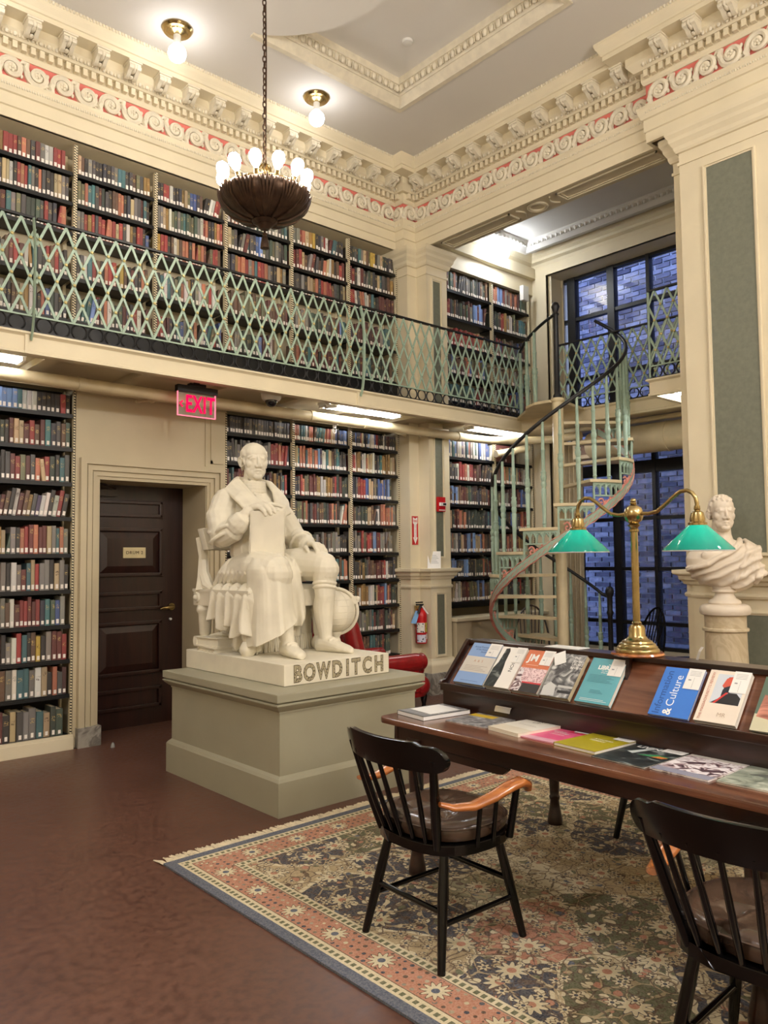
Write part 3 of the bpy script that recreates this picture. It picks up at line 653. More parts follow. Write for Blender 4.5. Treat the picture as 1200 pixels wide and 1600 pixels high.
def bookcase(label, x0, x1, yf, zs, ztop, pals, bay, kick=True, depth=.26, zbase=0, thick=(.024, .046), group='bookcases along the long wall', fill=.97, mono=None, dense=1.0, leans=()):
    t = thing('bookcase', label, 'bookcase', ((x0 + x1) / 2, yf, zbase), 0, group)
    hw = (x1 - x0) / 2; b0 = zs[-1] - zbase; tp = ztop - zbase
    MB().box(-hw, -hw + .015, 0, .04, b0, tp).box(-hw, -hw + .015, depth - .02, depth + .02, b0, tp).build('upright', 'upright', t)
    MB().box(hw - .015, hw, 0, .04, b0, tp).box(hw - .015, hw, depth - .02, depth + .02, b0, tp).build('upright', 'upright', t)
    MB().box(-hw, hw, depth + .02, depth + .03, max(0, b0 - .1), tp).build('back_panel', ('darkback' if zbase == 0 else 'buff') if mono is None else mono, t)
    sh = MB().box(-hw + .022, hw - .022, .004, depth + .015, -.018, 0).box(-hw + .022, hw - .022, .0, .012, -.034, -.014).build('shelf', 'black'); sme_ = sh.data; bpy.data.objects.remove(sh)
    if zbase == 3.19 and len(zs) == 5 and zs[4] == 3.61: MB().box(-hw, hw, .01, depth, .0, .39).build('kick_and_shade_board', 'black', t)  # black panel put in for the shadow hiding the bottom row of books
    for z in zs: link('shelf', sme_, t, (0, 0, z - zbase))
    if kick: MB().box(-hw, hw, -.05, depth, 0, b0 - .02).box(-hw, hw, -.045, .0, 0, b0 + .0).build('kick_and_shade_board', 'cream', t, bevel=.004)
    for si, z in enumerate(zs):
        clear = (zs[si - 1] if si else ztop - .02) - z - .05
        pal = pals[si] if si < len(pals) and pals[si] else None
        x = x0 + .026; xe = x1 - .026 - (0 if rk.random() < .55 else rk.uniform(.02, .14)); k = 0; lean = 0
        if pal: xe = x1 - .03
        base_h = rk.uniform(.20, .235)
        run = ''.join(rk.choice('KKNHDDWZZFFGRSCEAOTBM') for _ in range(3))
        nb = round(len(pal) * dense) if pal else 0; tw = (x1 - x0 - .056) / nb if pal else None
        while True:
            th = rk.uniform(*thick) if not tw else tw * rk.uniform(.82, 1.16)
            if x + th > xe: break
            if pal: ck = pal[min(int(k * len(pal) / nb), len(pal) - 1)]
            else:
                if rk.random() < .25: run = ''.join(rk.choice('KKNHHDDWWZZZFFGRSCEAAOTBMRDSAL') for _ in range(3))
                ck = rk.choice(run)
            h = min(clear, rk.gauss(base_h, .018), .285); h = max(.15, min(h, clear))
            dp = min(depth - .01, h * rk.uniform(.62, .72)); yo = rk.uniform(.0, .022)
            if si in leans: lean = .17
            elif rk.random() < .04: lean = rk.choice((6, 9, 12, -7)) * pi / 180
            elif rk.random() < .3: lean = 0
            ln = lean
            BOOKS.append([x + th / 2 + (h * .5 * max(0, -sin(ln)) if ln else 0), yf + .012 + yo, z + (th / 2 * abs(sin(ln))), th, h * cos(ln) if ln else h, dp, ln, ck, .034 * rk.uniform(.85, 1.12) if rk.random() < .93 else 0, bay, si, k])
            if ln and x + th + h * abs(sin(ln)) * .6 > xe: BOOKS.pop(); break
            x += th / cos(ln) + .0008; k += 1
    return t
def shelfname(si, n): return 'top shelf' if si == 0 else 'bottom shelf' if si == n - 1 else ORD[si] + ' shelf'
LOW = [2.796, 2.51, 2.215, 1.922, 1.615, 1.314, 1.025, .738, .452, .12]
UP = [4.905, 4.64, 4.375, 3.985, 3.61]
SHN = {}
def bc(label, bay, *a, **k):
    SHN[bay] = len(a[3]); return bookcase(label, *a, pals=k.pop('pals', []), bay=bay, **k)
bc('tall lower bookcase at the left edge, beside the dark door', 'bookcase left of the door', 1.67, 2.435, YB, LOW, 3.03,
   pals=['KLLLLLLTEEEKKKKKRK', 'ZDZDFKDCCDRZDTNHZG', 'AKAHKHDRODHSCRFKTHK', 'AGDHDZKEDZMHPEEKERKE', 'OGOCMCGAKSRDSDDCATSA', 'KBKTZAKEADTCRAAKCAKC', 'KTKYSAZEDRRDDRNTGBAT', 'KOKSDKAERTKZYKADDRR', 'WRTAZAETTAECKSHW', 'MOODKCHAATCFGK'], leans=(3,))
bc('lower bookcase at the far left, mostly out of frame', 'bookcase at the far left', .9, 1.665, YB, LOW, 3.03)
for i, (a, b, lb, bay) in enumerate(((3.885, 4.69, 'lower bookcase directly behind the statue head', 'bookcase behind the statue head'), (4.69, 5.465, 'lower bookcase behind the statue shoulder and globe', 'bookcase behind the globe'), (5.465, 6.19, 'lower bookcase between the statue and the fire sign pilaster', 'bookcase left of the fire sign'))):
    bc(lb, bay, a, b, YB, LOW, 3.03, dense=1.4, thick=(.019, .036), pals=[['HHHKHAHAAHKAKAHHK', 'HHAHHAHHHKAARRSRNB'], ['SATEKSZTGTSRCBNBLL', 'CTSSTSASLPETCZHTHKNT'], ['KBNRCNLEEBRKKEHWNHHN', 'REMKESCCEKHTMMMMCMM']][i])
ubays = [(.9, 1.655), (1.655, 2.41), (2.41, 3.15), (3.15, 3.89), (3.89, 4.68), (4.68, 5.455), (5.455, 6.185)]
upal = {1: ['ZKCMRRRZSZHDAEERRREE', 'ZZHHHCCEKRSRTAKSHKKCCAHA', 'SDDZDTAOHFFGHRHNRSDR', 'GHOKAZDRDEMTHKRZRHKC', 'NTKEANKZZCMEHKSBGHKN'],
        2: ['CZKAHKKNKHATTHHZOHMMC', 'OOSTTHDFHKZZSSKNCAHDTKD', 'AARMRHRRSSRCRHEMKRRKBSC', 'KHETRZKSRRGYZKDHKSZO', 'ATTLNRKSEOKGDPKREDWK'],
        3: ['KKRREHKNMCOBBNZKKEERRZA', 'AACMEOGAGTGOOGAERSKNMSR', 'YRRKZECZSSKSRMSDZORRZHK', 'KTETHOGSEMKAESOREZKE', 'RRDWNKTBAGHSKEPTORKB'],
        4: ['EZSAKTGETGOHAAEHGTG', 'COHKADTHNBLOHGOAHKGT', 'HNMSSRASTRRSAHKCMAE'], 5: ['AARSCMYKNAREDTHKNN', 'RDRCZADHHZKSCEMKZRDA', 'KHKAKCCMSNRSRRZHFKC'], 6: ['KFHNTACZOYYKACFFNHK', 'DRKEDHAGONKCTHKZMM', 'RREHSSEEZTFKDDWDDW']}
unames = ['upper bookcase out of frame at far left', 'upper bookcase at the left edge', 'second upper bookcase from the left edge', 'upper bookcase left of the chandelier', 'upper bookcase behind the chandelier', 'upper bookcase right of the chandelier', 'upper bookcase next to the corner pilaster']
for i, (a, b) in enumerate(ubays):
    bc('gallery ' + unames[i] + ', full of old books', unames[i].replace('upper bookcase', 'upper case').replace('second upper', 'second upper'), a, b, YB, UP, 5.15, pals=upal.get(i, []), kick=False, zbase=3.19, group='bookcases along the gallery')
ALU = [4.835, 4.50, 4.155, 3.80, 3.45]
bc('upper alcove bookcase next to the green panelled jamb', 'upper alcove case by the jamb', 6.73, 7.68, 6.46, ALU, 5.32, kick=False, zbase=3.19, group='alcove bookcases', depth=.26, thick=(.022, .042), mono='cream')
bc('upper alcove bookcase next to the window trim', 'upper alcove case by the window', 7.68, 8.46, 6.46, ALU, 5.32, kick=False, zbase=3.19, group='alcove bookcases', thick=(.022, .042), mono='cream')
ALL_ = [2.77, 2.49, 2.195, 1.90, 1.61, 1.312, 1.015]
bc('lower alcove bookcase beside the red fire alarm', 'alcove case by the fire alarm', 6.73, 7.68, 6.46, ALL_, 3.08, pals=['TEBETLEEPETSAEGEBEEBBEL', 'KHKHHERRSERRDZWKZKHZ'], kick=False, zbase=.84, group='alcove bookcases', thick=(.022, .042), mono='black')
bc('lower alcove bookcase behind the spiral stair', 'alcove case behind the stair', 7.68, 8.46, 6.46, ALL_, 3.08, pals=['DE'], kick=False, zbase=.84, group='alcove bookcases', thick=(.022, .042), mono='black')
MB().box(6.69, 8.5, 6.44, 6.5, 5.1, 5.33).box(6.69, 8.5, 6.36, 6.5, 5.3, 5.44).build('bookcase_header', 'cream', bpy.data.objects['wall_window'])
def shown(b):
    u, v = px((b[0], b[1], b[2])); u2, v2 = px((b[0], b[1], b[2] + b[4]))
    if u < 3 or u > 1197 or v2 < 0 or v > 1600: return 0
    if 335 < u < 470 and v > 690 and b[9] != 'bookcase left of the door': return 0
    if 345 < u < 490 and 270 < v < 370: return 0
    if u > 700 and v < 700: return 0
    w_ = abs(px((b[0] + b[3], b[1], b[2]))[0] - u)
    return w_ * (v - v2)
BOOKS.sort(key=shown, reverse=True)
STF = dict(v=[], f=[], mi=[], col=[], uv=[])
LBL = MB()
sizes = lambda b: 'tall ' if b[4] > .245 else 'small ' if b[4] < .19 else ''
for i, b in enumerate(BOOKS):
    x, y, z, th, h, dp, ln, ck, lh, bay, si, k = b
    f_ = rk.uniform(.78, 1.02); c = lin([max(8, min(245, q * f_ * rk.uniform(.97, 1.03))) for q in PAL[ck]])
    if i < 300:
        lab = '%s%s book, %s along the %s, %s' % (sizes(b), CNAME[ck], ORD[k], shelfname(si, SHN[bay]), bay)
        o = link('book', me_book, None, (x, y, z), (0, ln, 0), (th, dp, h)); o.color = c
        tag(o, lab, 'book', 'books on the shelves')
        if lh: link('spine_label', me_lab, o, (0, -.002 / dp, .012 / h), None, (min(.7, .021 / th), .8, lh / h))
    else:
        R = Matrix.Rotation(ln, 3, 'Y'); o_ = len(STF['v']); P0 = Vector((x, y, z)); r_ = rk.random()
        for (vx, vy, vz) in BV: STF['v'].append(P0 + R @ Vector((vx * th, vy * dp, vz * h)))
        for f_, m_ in zip(BF, BM):
            STF['f'].append(tuple(q + o_ for q in f_)); STF['mi'].append(m_)
            for q in f_: STF['uv'].append((BV[q][0] + .5, BV[q][2]))
        STF['col'] += [(c[0], c[1], c[2], r_)] * len(BV)
        if lh:
            o_ = len(STF['v'])
            for (vx, vy, vz) in LV: STF['v'].append(P0 + R @ Vector((vx * min(.7 * th, .021), vy * .8 - .0025, .012 + vz * lh)))
            for f_ in LF:
                STF['f'].append(tuple(q + o_ for q in f_)); STF['mi'].append(2)
                for q in f_: STF['uv'].append((0, 0))
            STF['col'] += [(1, 1, 1, 0)] * 8
me = bpy.data.meshes.new('books'); me.from_pydata(STF['v'], [], STF['f'])
for q in ('bookstuff', 'pages', 'tape'): me.materials.append(M[q])
me.polygons.foreach_set('material_index', STF['mi'])
at = me.color_attributes.new('Col', 'FLOAT_COLOR', 'POINT'); at.data.foreach_set('color', [q for c in STF['col'] for q in c])
uvl = me.uv_layers.new(name='UVMap'); uvl.data.foreach_set('uv', [q for c in STF['uv'] for q in c])
o = bpy.data.objects.new('books', me); COL.objects.link(o)
tag(o, 'rows of further old books filling the other shelves of the library', 'books', kind='stuff')
# ---------------------------------------------------------------- seated statue on its pedestal
from mathutils import noise as mnoise
class Blob(MB):
    def ball(s, c, r, mx=None, n=14, m=9): return s.sph(c, r, n, m, mx)
    def limb(s, pts, rs, n=16, flat=None):
        pts = [Vector(p) for p in pts]; P = []; R = []
        d0 = (pts[0] - pts[1]).normalized(); d1 = (pts[-1] - pts[-2]).normalized()
        for a in (1.0, .86, .5): P.append(pts[0] + d0 * rs[0] * a); R.append(rs[0] * sqrt(max(.0025, 1 - a * a)))
        P += pts; R += list(rs)
        for a in (.5, .86, 1.0): P.append(pts[-1] + d1 * rs[-1] * a); R.append(rs[-1] * sqrt(max(.0025, 1 - a * a)))
        return s.tube(P, R, n, flat=flat)
    def loft(s, rings):
        n = len(rings[0]); vs = [v for r in rings for v in r]; fs = []
        for i in range(len(rings) - 1):
            for k in range(n): fs.append((i * n + k, i * n + (k + 1) % n, (i + 1) * n + (k + 1) % n, (i + 1) * n + k))
        fs.append(tuple(range(n))[::-1]); fs.append(tuple((len(rings) - 1) * n + k for k in range(n)))
        return s.add(vs, fs)
    def sheet(s, grid, th, up=None):      # grid rows of points -> closed slab of given thickness
        R, C_ = len(grid), len(grid[0]); G = [[Vector(p) for p in r] for r in grid]; top = []; bot = []
        for i in range(R):
            for j in range(C_):
                a = G[min(i + 1, R - 1)][j] - G[max(i - 1, 0)][j]; b = G[i][min(j + 1, C_ - 1)] - G[i][max(j - 1, 0)]
                nn = a.cross(b); nn = nn.normalized() if nn.length > 1e-9 else Vector((0, 0, 1))
                top.append(G[i][j] + nn * th / 2); bot.append(G[i][j] - nn * th / 2)
        k = R * C_; fs = []
        for i in range(R - 1):
            for j in range(C_ - 1):
                q = (i * C_ + j, i * C_ + j + 1, (i + 1) * C_ + j + 1, (i + 1) * C_ + j); fs.append(q); fs.append(tuple(k + x for x in q)[::-1])
        bd = [j for j in range(C_)] + [i * C_ + C_ - 1 for i in range(1, R)] + [(R - 1) * C_ + j for j in range(C_ - 2, -1, -1)] + [i * C_ for i in range(R - 2, 0, -1)]
        for a in range(len(bd)): p, q = bd[a], bd[(a + 1) % len(bd)]; fs.append((q, p, k + p, k + q))
        return s.add(top + bot, fs)
    def fuse(s, name, m, parent, voxel=.007, smooth=2, disp=None):
        me = bpy.data.meshes.new(name); me.from_pydata(s.v, [], s.f)
        bm = bmesh.new(); bm.from_mesh(me)
        # outward normals for every closed shell
        bmesh.ops.recalc_face_normals(bm, faces=bm.faces); bm.to_mesh(me); bm.free()
        o = bpy.data.objects.new(name, me); COL.objects.link(o)
        rm = o.modifiers.new('r', 'REMESH'); rm.mode = 'VOXEL'; rm.voxel_size = voxel; rm.adaptivity = 0
        if smooth: sm = o.modifiers.new('s', 'SMOOTH'); sm.factor = .5; sm.iterations = smooth
        dg = bpy.context.evaluated_depsgraph_get(); me2 = bpy.data.meshes.new_from_object(o.evaluated_get(dg))
        o.modifiers.clear(); o.data = me2; me2.name = name; bpy.data.meshes.remove(me)
        if disp:
            n_ = len(me2.vertices); no = [0.0] * (3 * n_); co = [0.0] * (3 * n_)
            me2.vertices.foreach_get('normal', no); me2.vertices.foreach_get('co', co)
            for i in range(n_):
                d = disp(Vector(co[3 * i:3 * i + 3]))
                if d:
                    for q in (0, 1, 2): co[3 * i + q] += no[3 * i + q] * d
            me2.vertices.foreach_set('co', co); me2.update()
        me2.materials.clear(); me2.materials.append(M[m]); me2.shade_smooth()
        if parent: o.parent = parent
        return o
def head(B, T, s=1.0, hair='receding', jowl=1.0):    # local: face towards -y, about .30 high, origin mid head
    q = lambda x, y, z: T @ Vector((x * s, y * s, z * s)); R3 = T.to_3x3()
    def E(c, r, rot=None): B.sph(q(*c), tuple(a * s for a in r), 16, 10, R3 @ rot if rot else R3)
    def L(pts, rs, n=8): B.limb([q(*p) for p in pts], [a * s for a in rs], n)
    E((0, .022, .045), (.102, .122, .103)); E((0, -.028, .06), (.088, .078, .078)); E((0, -.035, -.03), (.083, .08, .115))
    E((0, -.05, -.092), (.071, .062, .052)); E((0, -.094, -.122), (.036, .026, .024)); E((0, -.03, -.13), (.058, .055, .033 * jowl))
    for a in (-1, 1):
        L([(a * .018, -.101, .030), (a * .045, -.095, .036), (a * .070, -.074, .024)], [.0095, .0105, .009])
        E((a * .037, -.0905, .008), (.020, .0165, .0145)); L([(a * .018, -.101, .012), (a * .028, -.108, .0195), (a * .044, -.106, .020), (a * .060, -.09, .009)], [.0055, .0065, .0065, .0055], 6)
        L([(a * .02, -.1, -.002), (a * .036, -.1025, -.0075), (a * .056, -.089, -.001)], [.004, .005, .004], 6)
        E((a * .056, -.066, -.024), (.03, .03, .034)); E((a * .05, -.045, -.075), (.03, .04, .04 * jowl))
        E((a * .017, -.12, -.044), (.013, .016, .012))
        E((a * .099, .024, -.012), (.012, .024, .036), Matrix.Rotation(-.2, 3, 'X'))
        L([(a * .104, .008, -.045), (a * .109, .028, -.032), (a * .115, .043, .0), (a * .113, .034, .024), (a * .107, .012, .028), (a * .101, -.002, .010)], [.006, .0065, .007, .007, .0065, .005], 6)
        E((a * .1, .008, -.046), (.008, .010, .010))
    L([(0, -.103, .034), (0, -.117, .008), (0, -.130, -.024), (0, -.130, -.038)], [.0125, .012, .0145, .013]); E((0, -.126, -.032), (.0155, .016, .0135))
    L([(-.03, -.1, -.079), (-.012, -.116, -.0715), (0, -.1165, -.073), (.012, -.116, -.0715), (.03, -.1, -.079)], [.006, .0085, .0085, .0085, .006], 8)
    L([(-.027, -.1, -.0905), (0, -.115, -.095), (.027, -.1, -.0905)], [.006, .0105, .006], 8); E((0, -.1, -.108), (.03, .014, .008))
    L([(0, .03, -.08), (0, .045, -.16), (0, .06, -.25)], [.066, .07, .08], 16)
    rr = random.Random(4)
    for a in (-1, 1):
        for k in range(46):
            th = rr.uniform(.2, 2.75); ph = rr.uniform(-1.0, .50 if hair == 'receding' else 1.25)
            if hair == 'receding' and th < .55 and ph > .1: continue
            # th measured from the temple round to the back of the head
            x = a * .096 * cos(th * .55 - .05) * cos(ph * .75); y = -.03 + .15 * sin(th * .55); z = .03 + .105 * sin(ph)
            if (y < .055 and z < .03) or y < -.02: continue
            dirv = Vector((a * .01, .022, -.016)) if hair == 'receding' else Vector((a * .012, -.014, -.008))
            L([(x, y, z), (x + dirv.x * .5, y + dirv.y * .6, z + dirv.z * .5), (x + dirv.x * .3, y + dirv.y * 1.3, z + dirv.z * 1.3)], [.009, .012, .006], 5)
    if hair == 'cropped':
        for k in range(90):
            a = rr.uniform(0, 2 * pi); ph = rr.uniform(.55, 1.5); x = .1 * cos(ph) * sin(a); y = .02 - .118 * cos(ph) * cos(a); z = .05 + .1 * sin(ph)
            L([(x, y, z), (x * 1.02, y - .012, z + .002), (x, y - .022, z - .004)], [.010, .012, .006], 5)
    if hair == 'receding':
        for a in (-1, 1):
            for k in range(16):
                z = .01 + .05 * k / 15; y = -.045 + .02 * sin(k * 2.1)
                L([(a * (.09 - .016 * (k / 15) ** 2), y + .02, z + .02), (a * (.095 - .02 * (k / 15) ** 2), y + .04, z + .024), (a * .098, y + .06, z + .018)], [.006, .010, .008], 5)
            L([(a * .091, -.02, .02), (a * .091, -.026, -.01), (a * .087, -.03, -.035)], [.006, .008, .005], 6)
def hand(B, wr, kn, tips, rk_, rf, palm=.02):        # wrist, four knuckles, finger chains
    wr = Vector(wr); c = sum((Vector(k) for k in kn), Vector()) / len(kn)
    for k in kn: B.limb([wr.lerp(c, .15).lerp(Vector(k), .25), Vector(k)], [palm * 1.15, palm], 10)
    for k, ch, r in zip(kn, tips, rf):
        P = [Vector(k)] + [Vector(p) for p in ch]; B.limb(P, [r * 1.12] + [r * (1 - .12 * i) for i in range(len(P) - 1)], 8)
st = thing('statue', 'white plaster statue of a seated man holding a book, on the grey pedestal', 'statue', (3.3, 4.8, .735))
SL = Vector((3.3, 4.8, .735))
class SB(Blob):      # shapes are written in world coordinates, then moved into the statue's own frame
    def fuse(s, *a, **k): s.v = [tuple(Vector(v) - SL) for v in s.v]; return Blob.fuse(s, *a, **k)
    def build(s, *a, **k): s.v = [tuple(Vector(v) - SL) for v in s.v]; return MB.build(s, *a, **k)
PT = .873
b = SB()
HT = Matrix.Translation((3.285, 5.2, 2.315)) @ Matrix.Rotation(radians(-14), 4, 'Z') @ Matrix.Rotation(radians(4), 4, 'X')
head(b, HT, 1.0)
# torso in a buttoned coat
b.ball((3.28, 5.22, 1.86), (.225, .165, .24)); b.ball((3.28, 5.13, 1.62), (.225, .19, .22)); b.ball((3.28, 5.14, 1.44), (.25, .22, .14)); b.ball((3.29, 5.1, 1.9), (.13, .07, .15))
b.limb([(3.08, 5.26, 2.0), (3.28, 5.29, 2.06), (3.49, 5.26, 2.0)], [.10, .105, .10])
b.limb([(3.17, 5.26, 2.06), (3.285, 5.28, 2.12), (3.4, 5.26, 2.06)], [.07, .09, .07])
# neck cloth
for k in range(4):
    z = 2.085 + k * .022; r = .098 - .004 * k
    b.tube([(3.287 + r * cos(t), 5.235 + r * 1.05 * sin(t) - .012 * k * .4, z - .02 * sin(-t) * .0 + .012 * sin(t)) for t in [2 * pi * j / 20 for j in range(20)]], .016, 6, closed=True)
for k in range(5): b.limb([(3.235 + .004 * k, 5.115 - .012 * k, 2.05 - .032 * k), (3.275, 5.085 - .012 * k, 2.035 - .032 * k), (3.325, 5.105 - .012 * k, 2.05 - .032 * k)], [.014, .018, .014], 7)
# shawl collar lapels lying over the shoulders
for a in (-1, 1):
    inn = [(3.285, 5.355, 2.165), (3.285 + a * .075, 5.33, 2.165), (3.285 + a * .115, 5.25, 2.14), (3.285 + a * .105, 5.14, 2.06), (3.285 + a * .07, 5.05, 1.97), (3.285 + a * .03, 5.0, 1.885)]
    out = [(3.285, 5.43, 2.06), (3.285 + a * .13, 5.40, 2.07), (3.285 + a * .215, 5.26, 2.065), (3.285 + a * .215, 5.12, 1.985), (3.285 + a * .17, 5.02, 1.885), (3.285 + a * .075, 4.985, 1.845)]
    g_ = [[Vector(i).lerp(Vector(o_), t) + Vector((0, -.012, .02)) * sin(pi * t) + Vector((a * .012, -.03, .022)) for t in (0, .33, .66, 1)] for i, o_ in zip(inn, out)]
    b.sheet(g_, .03); b.limb([r[-1] for r in g_], [.017] * 6, 8); b.limb([r[0] for r in g_], [.014] * 6, 8)
# coat opening edges and buttons
b.limb([(3.30, 4.995, 1.86), (3.30, 4.955, 1.7), (3.3, 4.945, 1.56)], [.012, .014, .014], 6)
for k in range(4): b.ball((3.325, 4.972 - .012 * k, 1.82 - .07 * k), .014)
# right arm to the book
b.limb([(3.07, 5.26, 1.99), (3.0, 5.22, 1.87), (2.975, 5.14, 1.74)], [.105, .105, .098]); b.limb([(2.975, 5.14, 1.735), (3.0, 5.03, 1.765), (3.035, 4.955, 1.84)], [.098, .085, .064])
b.limb([(3.005, 4.99, 1.80), (3.02, 4.97, 1.825)], [.082, .078], 14); b.limb([(3.03, 4.955, 1.85), (3.055, 4.93, 1.90)], [.048, .042])
for k, (p, r) in enumerate((((2.99, 5.17, 1.80), .104), ((2.965, 5.10, 1.72), .1), ((2.985, 5.06, 1.75), .094))):
    b.tube([(p[0] + r * cos(t), p[1] + r * .9 * sin(t), p[2] + .05 * cos(t + k)) for t in [2 * pi * j / 16 for j in range(16)]], .014, 6, closed=True)
# left arm to the left knee
b.limb([(3.49, 5.26, 1.99), (3.565, 5.2, 1.86), (3.615, 5.12, 1.72)], [.105, .10, .09]); b.limb([(3.615, 5.12, 1.72), (3.6, 5.0, 1.675), (3.55, 4.87, 1.655)], [.09, .078, .06])
b.limb([(3.575, 4.92, 1.665), (3.56, 4.895, 1.66)], [.076, .07], 14); b.limb([(3.55, 4.87, 1.655), (3.535, 4.82, 1.652)], [.045, .042])
for k, p in enumerate(((3.6, 5.16, 1.77), (3.62, 5.1, 1.7), (3.6, 5.02, 1.68))):
    r = .088 - .004 * k; b.tube([(p[0] + r * cos(t), p[1] + .05 * cos(t + k), p[2] + r * sin(t)) for t in [2 * pi * j / 16 for j in range(16)]], .013, 6, closed=True)
kn = [(3.475 + .028 * k, 4.745 - .006 * abs(k - 1.5), 1.665 - .004 * k) for k in range(4)]
hand(b, (3.535, 4.83, 1.655), kn, [[(k[0] - .002, k[1] - .055, k[2] - .008), (k[0], k[1] - .095, k[2] - .05), (k[0], k[1] - .1, k[2] - .085)] for k in kn], 0, [.017, .018, .018, .016], .024)
b.limb([(3.5, 4.80, 1.65), (3.455, 4.755, 1.635), (3.44, 4.71, 1.61)], [.024, .019, .015], 8)
# right hand over the top of the book
hh = Vector((.746, -.666, 0)); nn = Vector((-.666, -.746, 0)); TL = Vector((3.075, 4.925, 1.905))
W3 = lambda h, n, z: TL + hh * h + nn * n + Vector((0, 0, z))
kn = [W3(.055, .012, .03), W3(.075, -.005, .045), W3(.095, -.025, .055), W3(.11, -.045, .055)]
hand(b, W3(-.02, -.02, .012), kn, [[W3(.09, .038, .018), W3(.115, .046, -.012), W3(.122, .044, -.032)], [W3(.115, .03, .035), W3(.15, .045, .0), W3(.16, .043, -.028)],
     [W3(.14, .01, .045), W3(.18, .035, .015), W3(.192, .042, -.014)], [W3(.155, -.025, .05), W3(.2, -.005, .04), W3(.235, .01, .028)]], 0, [.0155, .017, .017, .016], .023)
b.limb([W3(.0, -.045, .02), W3(.04, -.085, .02), W3(.09, -.10, .0)], [.022, .018, .014], 8)
# thighs, breeches, stockings, shoes
b.limb([(3.42, 5.12, 1.46), (3.48, 4.85, 1.51), (3.52, 4.625, 1.495)], [.155, .13, .105]); b.ball((3.52, 4.595, 1.47), (.098, .1, .105))
b.limb([(3.52, 4.6, 1.46), (3.52, 4.615, 1.36), (3.52, 4.61, 1.27)], [.098, .082, .078])
for z, r in ((1.375, .084), (1.345, .083)): b.tube([(3.52 + r * cos(t), 4.612 + r * sin(t), z + .008 * sin(t * 2)) for t in [2 * pi * j / 18 for j in range(18)]], .012, 6, closed=True)
b.limb([(3.52, 4.61, 1.3), (3.522, 4.628, 1.2), (3.522, 4.622, 1.1), (3.52, 4.605, 1.0), (3.52, 4.6, .94)], [.077, .079, .066, .05, .048])
def shoe(x, y, dx, dy, L_=.35):
    d = Vector((dx, dy, 0)).normalized(); s_ = Vector((-d.y, d.x, 0)); o_ = Vector((x, y, PT)); rings = []
    for t, w_, h in ((-.30, .02, .06), (-.27, .042, .10), (-.15, .05, .115), (.0, .052, .115), (.2, .056, .092), (.4, .058, .068), (.56, .05, .054), (.66, .034, .042), (.70, .014, .03)):
        c = o_ + d * (t * L_); rings.append([c + s_ * (w_ * cos(a)) + Vector((0, 0, max(-.004, h * .5 + h * .56 * sin(a)))) for a in [2 * pi * k / 14 for k in range(14)]])
    b.loft(rings)
    c = o_ + d * .05 + Vector((0, 0, .088)); b.limb([c - s_ * .035, c + Vector((0, 0, .01)), c + s_ * .035], [.011, .014, .011], 7); b.limb([c + d * .03 - s_ * .02, c + d * .03 + s_ * .02], [.009, .009], 6)
shoe(3.52, 4.58, .22, -1, .335); shoe(3.15, 4.54, -.16, -1, .30)
b.limb([(3.14, 5.1, 1.45), (3.12, 4.86, 1.475), (3.11, 4.66, 1.465)], [.15, .14, .125]); b.ball((3.11, 4.635, 1.44), (.118, .118, .12))
b.limb([(3.11, 4.64, 1.4), (3.125, 4.62, 1.2), (3.14, 4.58, 1.08), (3.15, 4.555, .98), (3.15, 4.55, .93)], [.1, .076, .066, .049, .047])
# coat skirt falling over the right knee, hem cut on a slant
def skirt(cs, folds, amp, hem=None):
    rings = []; K_ = cs; cs = []
    for q in range(len(K_) - 1):
        p_ = [K_[max(q - 1, 0)], K_[q], K_[q + 1], K_[min(q + 2, len(K_) - 1)]]
        for j in range(4):
            t = j / 4; w_ = (-.5 * t + t * t - .5 * t ** 3, 1 - 2.5 * t * t + 1.5 * t ** 3, .5 * t + 2 * t * t - 1.5 * t ** 3, -.5 * t * t + .5 * t ** 3)
            f5 = [sum(w * v for w, v in zip(w_, col)) for col in zip(*[(k_[0][0], k_[0][1], k_[0][2], k_[1], k_[2]) for k_ in p_])]; cs.append((f5[:3], f5[3], f5[4]))
    cs.append(K_[-1]); n_ = len(cs)
    for i, (c, rx, ry) in enumerate(cs):
        t = i / (len(cs) - 1); ring = []
        for k in range(40):
            a = 2 * pi * k / 40; f_ = 1 + amp * t * (sin(folds * a + 2.2 * t) + .5 * sin(folds * 1.7 * a - 1.5 * t))
            p = Vector((c[0] + rx * f_ * cos(a), c[1] + ry * f_ * sin(a), c[2]))
            if hem and i == len(cs) - 1: p.z += hem(p)
            elif hem and i >= n_ - 8: p.z += hem(p) * (1 - (n_ - 1 - i) / 8)
            ring.append(p)
        rings.append(ring)
    b.loft(rings)
hem = lambda p: .55 * (p.x - 3.02) + .12 * (5.0 - p.y) - .07
skirt([((3.1, 4.76, 1.56), .09, .1), ((3.1, 4.73, 1.48), .14, .17), ((3.1, 4.71, 1.36), .145, .18), ((3.1, 4.70, 1.22), .15, .185), ((3.1, 4.69, 1.1), .16, .19), ((3.10, 4.68, 1.02), .165, .195)], 7, .05, hem)
# coat front panel hanging between the knees
hem2 = lambda p: .35 * (3.36 - p.x) if p.x < 3.36 else .0
skirt([((3.32, 4.92, 1.57), .12, .1), ((3.33, 4.86, 1.5), .1, .12), ((3.345, 4.81, 1.36), .085, .11), ((3.355, 4.79, 1.22), .09, .105), ((3.36, 4.78, 1.12), .085, .1), ((3.36, 4.78, 1.06), .06, .08)], 5, .13)
